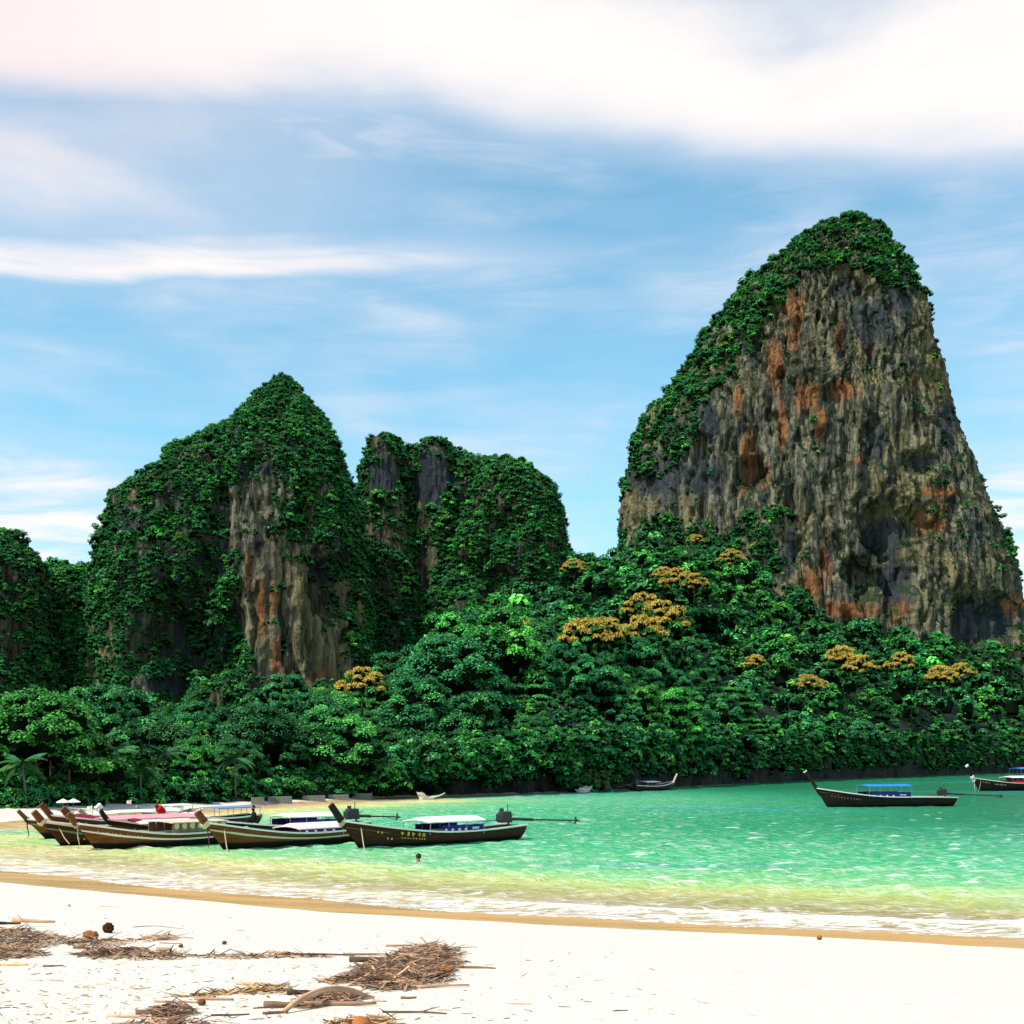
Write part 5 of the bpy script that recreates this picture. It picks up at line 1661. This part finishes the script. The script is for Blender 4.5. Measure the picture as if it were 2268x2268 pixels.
# ================================================================ drift litter on the sand
def stick_material(name, a, b2):
    m, nt, b = material(name)
    pos = nt.coord('Object'); oi = nt.new('ShaderNodeObjectInfo')
    n = nt.noise(nt.mapping(pos, (2, 2, 2)), 6, 4, 0.6)
    c = nt.mixc(n, a, b2)
    t = nt.attr('tint').outputs['Fac']
    nt.put(b.inputs['Base Color'], nt.mixc(1.0, c, nt.ramp(nt.math('FRACT', nt.add(oi.outputs['Random'], t)), [(0, (0.20, 0.18, 0.18)), (0.40, (0.85, 0.78, 0.76)), (0.7, (1.7, 1.55, 1.45)), (1, (3.2, 2.9, 2.6))]), 'MULTIPLY'))
    nt.put(b.inputs['Normal'], nt.bump(nt.noise(nt.mapping(pos, (8, 8, 8)), 9, 3), 0.5, 0.01))
    b.inputs['Roughness'].default_value = 0.9
    b.inputs['Specular IOR Level'].default_value = 0.1
    return m


DRIFT = stick_material('driftwood', (0.13, 0.083, 0.055), (0.33, 0.225, 0.150))
STRAW = stick_material('dry_straw', (0.22, 0.14, 0.07), (0.36, 0.25, 0.13))
HUSK = stick_material('coconut_husk', (0.10, 0.045, 0.018), (0.28, 0.13, 0.05))
HUSKR = stick_material('orange_husk', (0.16, 0.055, 0.02), (0.34, 0.14, 0.05))


def ground(x, y):
    return float(sand_z(np.array(float(x)), np.array(float(y))))


def bent(L, r, rnd, bend=0.15, fork=False):
    """a stick along x, resting on z = 0"""
    mb = MB()
    n = 6
    k1, k2 = rnd.uniform(-bend, bend), rnd.uniform(-bend, bend)
    pts = []
    for i in range(n):
        t = i / (n - 1)
        pts.append(Vector((L * (t - .5), L * (k1 * math.sin(t * 3.1) + 0.3 * k2 * math.sin(t * 6.5)), r * 0.8 + L * 0.10 * abs(k2) * math.sin(t * 3.1))))
    mb.tube(pts, [r * (1.1 - 0.6 * i / (n - 1)) * rnd.uniform(.85, 1.12) for i in range(n)], 6)
    if fork:
        a = pts[3]
        e_ = a + Vector((L * 0.28, L * rnd.choice((-1, 1)) * 0.16, L * 0.06))
        mb.tube([a, a.lerp(e_, .5) + Vector((0, 0, .004)), e_], [r * .6, r * .45, r * .2], 5)
    return mb


rnd = random.Random(21)
# --- single pieces one can pick out: (u, v, length, radius, turn, name, material, label)
PIECES = [
    (75, 2052, 0.60, 0.032, -0.12, 'driftwood_log', DRIFT, 'thick brown log lying on top of the left litter heap'),
    (12, 2048, 0.40, 0.026, 0.10, 'driftwood_log', DRIFT, 'pale log at the left edge above the litter heap'),
    (375, 2077, 0.62, 0.012, -0.10, 'stick', DRIFT, 'long forked stick at the right tip of the left litter strip'),
    (365, 2083, 0.30, 0.026, 0.15, 'stick', DRIFT, 'dark short stick below the tip of the left litter strip'),
    (378, 2090, 0.26, 0.009, 0.02, 'stick', DRIFT, 'thin dark stick lying alone below the left strip'),
    (362, 2107, 0.16, 0.030, 0.4, 'driftwood_chunk', DRIFT, 'dark chunk of wood above the second litter strip'),
    (212, 2102, 0.50, 0.012, 0.06, 'stick', DRIFT, 'pale bare stick between the two left litter strips'),
    (118, 2141, 0.20, 0.010, 0.5, 'stick', DRIFT, 'thin slanting twig under the left litter strips'),
    (30, 2138, 0.32, 0.016, -0.10, 'stick', STRAW, 'yellowish stick at the left edge under the litter'),
    (620, 2112, 0.30, 0.016, 0.12, 'stick', DRIFT, 'dark stick with a peg end on the thin middle strip'),
    (700, 2117, 0.85, 0.014, 0.04, 'stick', DRIFT, 'long pale pole lying along the thin middle strip'),
    (830, 2117, 0.72, 0.016, 0.02, 'stick', DRIFT, 'long dark pole reaching into the big litter heap'),
    (905, 2105, 0.55, 0.014, 0.30, 'stick', DRIFT, 'dark slanting pole at the back of the big heap'),
    (840, 2143, 0.62, 0.034, -0.06, 'driftwood_log', DRIFT, 'thick pale log with a cut end across the big heap'),
    (955, 2146, 0.50, 0.026, 0.12, 'driftwood_log', DRIFT, 'pale log across the right side of the big heap'),
    (1045, 2145, 0.50, 0.016, -0.10, 'stick', DRIFT, 'stick pointing right out of the big heap'),
    (1030, 2100, 0.35, 0.006, 0.5, 'twig', DRIFT, 'thin twig standing up right of the big heap'),
    (955, 2175, 0.50, 0.016, 0.30, 'stick', DRIFT, 'slanting stick at the lower right of the big heap'),
    (975, 2187, 0.55, 0.018, 0.25, 'stick', DRIFT, 'lowest dark stick on the right side of the big heap'),
    (670, 2204, 0.26, 0.026, 0.12, 'stick', DRIFT, 'short black branch lying above the curved palm sheath'),
    (640, 2232, 0.42, 0.030, -0.10, 'driftwood_log', DRIFT, 'log left of the curved palm sheath'),
    (740, 2228, 0.70, 0.026, 0.10, 'driftwood_log', DRIFT, 'pale branch lying under the curved palm sheath'),
    (840, 2219, 0.12, 0.010, 0.05, 'twig', DRIFT, 'short twig right of the palm sheath'),
    (905, 2212, 0.14, 0.014, 0.3, 'twig', DRIFT, 'hooked dark twig alone right of the palm sheath'),
    (918, 2245, 0.52, 0.010, -0.04, 'stick', DRIFT, 'long thin knotted stick lying alone on the sand'),
    (600, 2234, 0.28, 0.008, 0.2, 'twig', DRIFT, 'thin curved twig left of the palm sheath'),
    (583, 2182, 0.50, 0.022, -0.06, 'stick', DRIFT, 'grey stick left of the tail of the big heap'),
    (475, 2216, 0.33, 0.018, 0.0, 'stick', DRIFT, 'pale curved branch alone at the lower left'),
    (395, 2222, 0.42, 0.010, -0.1, 'stick', DRIFT, 'bowed thin stick over the lower left heap'),
    (365, 2246, 0.45, 0.028, 0.42, 'driftwood_log', DRIFT, 'slanting log on the lower left heap'),
    (300, 2252, 0.42, 0.013, 0.05, 'stick', DRIFT, 'dark stick at the left of the lower left heap'),
    (510, 2250, 0.30, 0.010, 0.25, 'twig', DRIFT, 'faint thin stick right of the lower left heap'),
    (610, 2246, 0.20, 0.014, 0.2, 'twig', DRIFT, 'dark twig under the curved palm sheath'),
    (835, 2254, 0.16, 0.013, 0.2, 'twig', DRIFT, 'dark twig above the reddish coconut at the bottom'),
    (155, 2008, 0.10, 0.012, 1.2, 'twig', DRIFT, 'tiny upright twig on the white sand'),
    (243, 2009, 0.35, 0.006, 0.0, 'twig', DRIFT, 'thin straight twig alone high on the white sand'),
    (350, 2056, 0.70, 0.005, 0.0, 'twig', DRIFT, 'very thin straw above the left strip'),
    (1375, 2240, 0.14, 0.007, 0.4, 'twig', DRIFT, 'tiny twig in the middle of the empty sand'),
    (1150, 2225, 0.22, 0.006, 0.15, 'twig', DRIFT, 'thin twig right of the big heap on bare sand'),
]
for (u, v, L, r, a, nm, mt, lb) in PIECES:
    q = on_sand(u, v)
    o = bent(L, r, rnd, 0.05 if 'log' in nm or 'pole' in lb else 0.16, fork='fork' in lb or 'knotted' in lb).build(nm, mt, None, smooth=True, label=lb, cat='stick' if nm != 'driftwood_log' else 'log')
    lift = 0.05 if 'heap' in lb and ('top' in lb or 'across' in lb or 'back' in lb) else 0.0
    x2 = q[0] + 0.1; slope = (ground(q[0] + L / 2, q[1]) - ground(q[0] - L / 2, q[1])) / L
    o.location = (q[0], q[1], q[2] + lift)
    o.rotation_euler = (0, -math.atan(slope) if abs(a) < 0.8 else 0.6, a)

# --- coconuts and husks
def husk(u, v, s_, mt, lb, half=False, seed=0, nm='coconut_husk'):
    q = on_sand(u, v)
    root = obj(nm, None, loc=(q[0], q[1], q[2]), rot=(0, 0, rnd.random() * 6), label=lb, cat='coconut')
    mb = MB().ball((0, 0, s_ * 0.40), (s_ * 0.55, s_ * 0.46, s_ * 0.44), 14, 10, 0.15, seed)
    sh = mb.build('shell', mt, root, smooth=True)
    fb = MB(); rr = random.Random(seed)
    for k in range(14):
        a = rr.uniform(-.9, .9); b_ = rr.uniform(0, 6.28)
        c = Vector((s_ * 0.50, 0, s_ * 0.42)) + Vector((0, math.cos(b_), math.sin(b_))) * s_ * 0.16
        fb.tube([c, c + Vector((s_ * 0.22, s_ * 0.1 * rr.uniform(-1, 1), s_ * 0.15 * rr.uniform(-.6, 1)))], [s_ * 0.03, s_ * 0.006], 4)
    fb.build('fibres', mt, sh)
    if half:
        MB().ball((s_ * 0.62, s_ * 0.1, s_ * 0.38), (s_ * 0.36, s_ * 0.42, s_ * 0.40), 12, 9, 0.12, seed + 9).build('half_shell', mt, root, smooth=True)
    return root


husk(240, 2066, 0.155, HUSK, 'dark brown coconut husk lying alone on the white sand', seed=1)
husk(196, 2080, 0.125, HUSK, 'split brown coconut husk on top of the left litter strip', True, 2)
husk(408, 2240, 0.072, HUSK, 'small round dark nut above the lower left heap', seed=3, nm='nut')
husk(497, 2092, 0.055, HUSK, 'tiny dark seed pod alone on the white sand', seed=4, nm='nut')
husk(447, 2227, 0.065, HUSK, 'small flat dark shell left of the pale curved branch', seed=5, nm='nut')
husk(985, 2162, 0.13, HUSKR, 'orange brown coconut husk on the right side of the big heap', True, 6)
husk(800, 2283, 0.13, HUSKR, 'reddish coconut half at the bottom edge of the picture', False, 7)
husk(183, 2100, 0.05, HUSK, 'little dark pebble like nut between the left strips', seed=8, nm='nut')
husk(401, 2099, 0.05, HUSK, 'little dark nut right of the left strips', seed=9, nm='nut')
husk(1815, 2082, 0.10, HUSK, 'small dark nut by the wet sand on the right', seed=10, nm='nut')

# --- curved palm sheath
a_ = on_sand(630, 2245); b_ = on_sand(815, 2212)
A0 = Vector(a_); B0 = Vector(b_)
root = obj('palm_sheath', None, loc=A0, label='long curved dry palm sheath arching over dark litter', cat='palm leaf')
rows = []
for i in range(15):
    t = i / 14
    c = (B0 - A0) * t + Vector((0, 0, 0.13 * math.sin(math.pi * t) ** 0.8 + 0.01))
    w = 0.02 + 0.04 * math.sin(math.pi * min(t * 1.05, 1)) ** 0.7
    rows.append([c + Vector((0, w * k * 0.9, 0.018 * (1 - k * k) - 0.012 * abs(k))) for k in (-1, -.6, -.2, .2, .6, 1)])
MB().sheet(rows, 0.008).build('blade', DRIFT, root, smooth=True)
MB().tube([(B0 - A0) * t + Vector((0, 0.0, 0.13 * math.sin(math.pi * t) ** 0.8 + 0.024)) for t in [k / 9 for k in range(10)]], [0.017 - 0.009 * k / 9 for k in range(10)], 6).build('midrib', DRIFT, root, smooth=True)

# --- heaps of twigs and bark too many to count
def heap(name, poly, n, lo, hi, height, label, mat, thick=(0.0025, 0.008), flat=False):
    V, Fc, T, o = [], [], [], 0
    us = [q[0] for q in poly]; vs = [q[1] for q in poly]
    cache = []
    k = 0
    while k < n:
        u = rnd.uniform(min(us), max(us)); v = rnd.uniform(min(vs), max(vs))
        if not bool(in_poly(u, v, poly)):
            continue
        ed_ = float(dist_poly(np.array(u), np.array(v), poly, True))
        if rnd.random() > 0.25 + ed_ / 9.0:
            continue
        k += 1
        # sight line to the sand, quickly: interpolate D from a small table
        q = table_pt(u, v)
        edge_ = float(dist_poly(np.array(u), np.array(v), poly, True))
        hh = height * min(edge_ / 14.0, 1.0)
        L = rnd.uniform(lo, hi) * rnd.uniform(.5, 1.2); r = rnd.uniform(*thick)
        a = rnd.gauss(0.1, 0.75) + (math.pi if rnd.random() < .5 else 0); el_ = rnd.gauss(0, 0.22)
        d = np.array((math.cos(a) * math.cos(el_), math.sin(a) * math.cos(el_), math.sin(el_)))
        z0 = rnd.random() * hh + r
        b_ = rnd.uniform(-.12, .12) * L
        side = np.array((-d[1], d[0], 0)); upv = np.array((0, 0, 1.0))
        P0 = q + upv * max(z0, abs(d[2]) * L / 2 + r * 0.5)
        wide = 2.6 if rnd.random() < (0.25 if not flat else 0.9) else 1.0
        for t, rad in ((-.5, r), (0, r * .95), (.5, r * .45)):
            c = P0 + d * (t * L) + side * (b_ * (1 - 4 * t * t))
            for m in range(4):
                an = m * math.pi / 2 + 0.6
                V.append(c + side * (math.cos(an) * rad * wide) + upv * (math.sin(an) * rad * (0.6 if wide > 1 else 1)))
        for g in range(2):
            for m in range(4):
                Fc.append((o + g * 4 + m, o + g * 4 + (m + 1) % 4, o + g * 4 + 4 + (m + 1) % 4, o + g * 4 + 4 + m))
        Fc.append((o + 3, o + 2, o + 1, o)); Fc.append((o + 8, o + 9, o + 10, o + 11))
        T += [rnd.random()] * 12
        o += 12
    me = mesh_np(name, V, Fc, [mat], smooth=False, attrs={'tint': T})
    return obj(name, me, kind='stuff', label=label, cat='litter')


_tv = np.arange(1990, 2300, 6.0); _tu = np.arange(-120, 1600, 60.0)
_TD = np.array([[on_sand(u, v)[1] for u in _tu] for v in _tv])


def table_pt(u, v):
    i = min(max((v - _tv[0]) / 6.0, 0), len(_tv) - 1.001); j = min(max((u - _tu[0]) / 60.0, 0), len(_tu) - 1.001)
    i0, j0 = int(i), int(j); a, b_ = i - i0, j - j0
    D = (_TD[i0, j0] * (1 - a) + _TD[i0 + 1, j0] * a) * (1 - b_) + (_TD[i0, j0 + 1] * (1 - a) + _TD[i0 + 1, j0 + 1] * a) * b_
    q = P(u, v, D)
    return q


heap('litter_heap', [(-60, 2062), (60, 2058), (95, 2066), (140, 2080), (200, 2082), (290, 2080), (310, 2090), (230, 2102), (120, 2098), (60, 2106), (-60, 2108)], 620, .06, .34, 0.09, 'brown heap of driftwood, bark and leaves at the left edge', DRIFT)
heap('litter_heap', [(-60, 2102), (60, 2104), (110, 2112), (100, 2124), (20, 2128), (-60, 2130)], 260, .05, .28, 0.06, 'lower brown strip of litter at the left edge', DRIFT)
heap('litter_heap', [(150, 2112), (230, 2104), (310, 2100), (345, 2110), (415, 2116), (405, 2127), (300, 2128), (200, 2126)], 420, .05, .28, 0.07, 'brown strip of twigs and bark left of the thin middle strip', DRIFT)
heap('litter_heap', [(290, 2080), (360, 2070), (385, 2073), (410, 2080), (340, 2088)], 60, .05, .26, 0.03, 'thin twigs at the tip of the upper left strip', DRIFT)
heap('litter_heap', [(410, 2116), (520, 2113), (640, 2112), (730, 2116), (730, 2122), (600, 2125), (420, 2125)], 230, .04, .20, 0.03, 'thin middle strip of twigs and leaves joining the heaps', DRIFT)
heap('litter_heap', [(1018, 2112), (990, 2098), (945, 2094), (900, 2104), (860, 2120), (830, 2135), (790, 2148), (770, 2165), (800, 2186), (840, 2200), (900, 2196), (960, 2186), (990, 2176), (1000, 2158), (1022, 2140)], 1500, .06, .36, 0.10, 'big brown heap of driftwood, reeds and bark', DRIFT)
heap('litter_heap', [(700, 2176), (770, 2158), (800, 2160), (800, 2176), (740, 2184)], 120, .05, .22, 0.03, 'thin tail of litter left of the big heap', DRIFT)
heap('litter_heap', [(540, 2186), (600, 2184), (650, 2190), (640, 2204), (560, 2202)], 80, .05, .24, 0.02, 'pale straw patch left of the big heap', STRAW)
heap('litter_heap', [(640, 2222), (700, 2202), (760, 2196), (812, 2204), (820, 2214), (740, 2226), (660, 2240)], 260, .05, .24, 0.05, 'dark litter under the curved palm sheath', DRIFT)
heap('litter_heap', [(330, 2240), (370, 2226), (410, 2230), (425, 2250), (400, 2264), (340, 2264)], 190, .05, .26, 0.06, 'brown litter heap at the lower left', DRIFT)
heap('litter_heap', [(240, 2272), (300, 2262), (440, 2264), (520, 2272), (440, 2285), (260, 2285)], 150, .05, .24, 0.04, 'litter at the bottom left edge of the picture', DRIFT)
heap('litter_heap', [(720, 2262), (790, 2256), (880, 2258), (885, 2280), (720, 2280)], 160, .05, .22, 0.05, 'straw and husks round the reddish coconut', STRAW)
heap('litter_heap', [(360, 2210), (450, 2200), (560, 2190), (600, 2196), (540, 2204), (440, 2212)], 110, .04, .20, 0.01, 'sparse straw trailing left of the big heap', STRAW)
heap('sand_debris', [(-40, 2128), (420, 2130), (700, 2135), (760, 2190), (640, 2262), (300, 2275), (-40, 2275)], 420, .02, .10, 0.0, 'scattered leaf scraps over the lower left sand', STRAW, (0.002, 0.005))
heap('sand_debris', [(-40, 2000), (500, 2030), (1500, 2110), (1500, 2270), (900, 2270), (700, 2100), (-40, 2050)], 110, .02, .12, 0.0, 'few leaf scraps on the bare white sand', DRIFT, (0.002, 0.005))
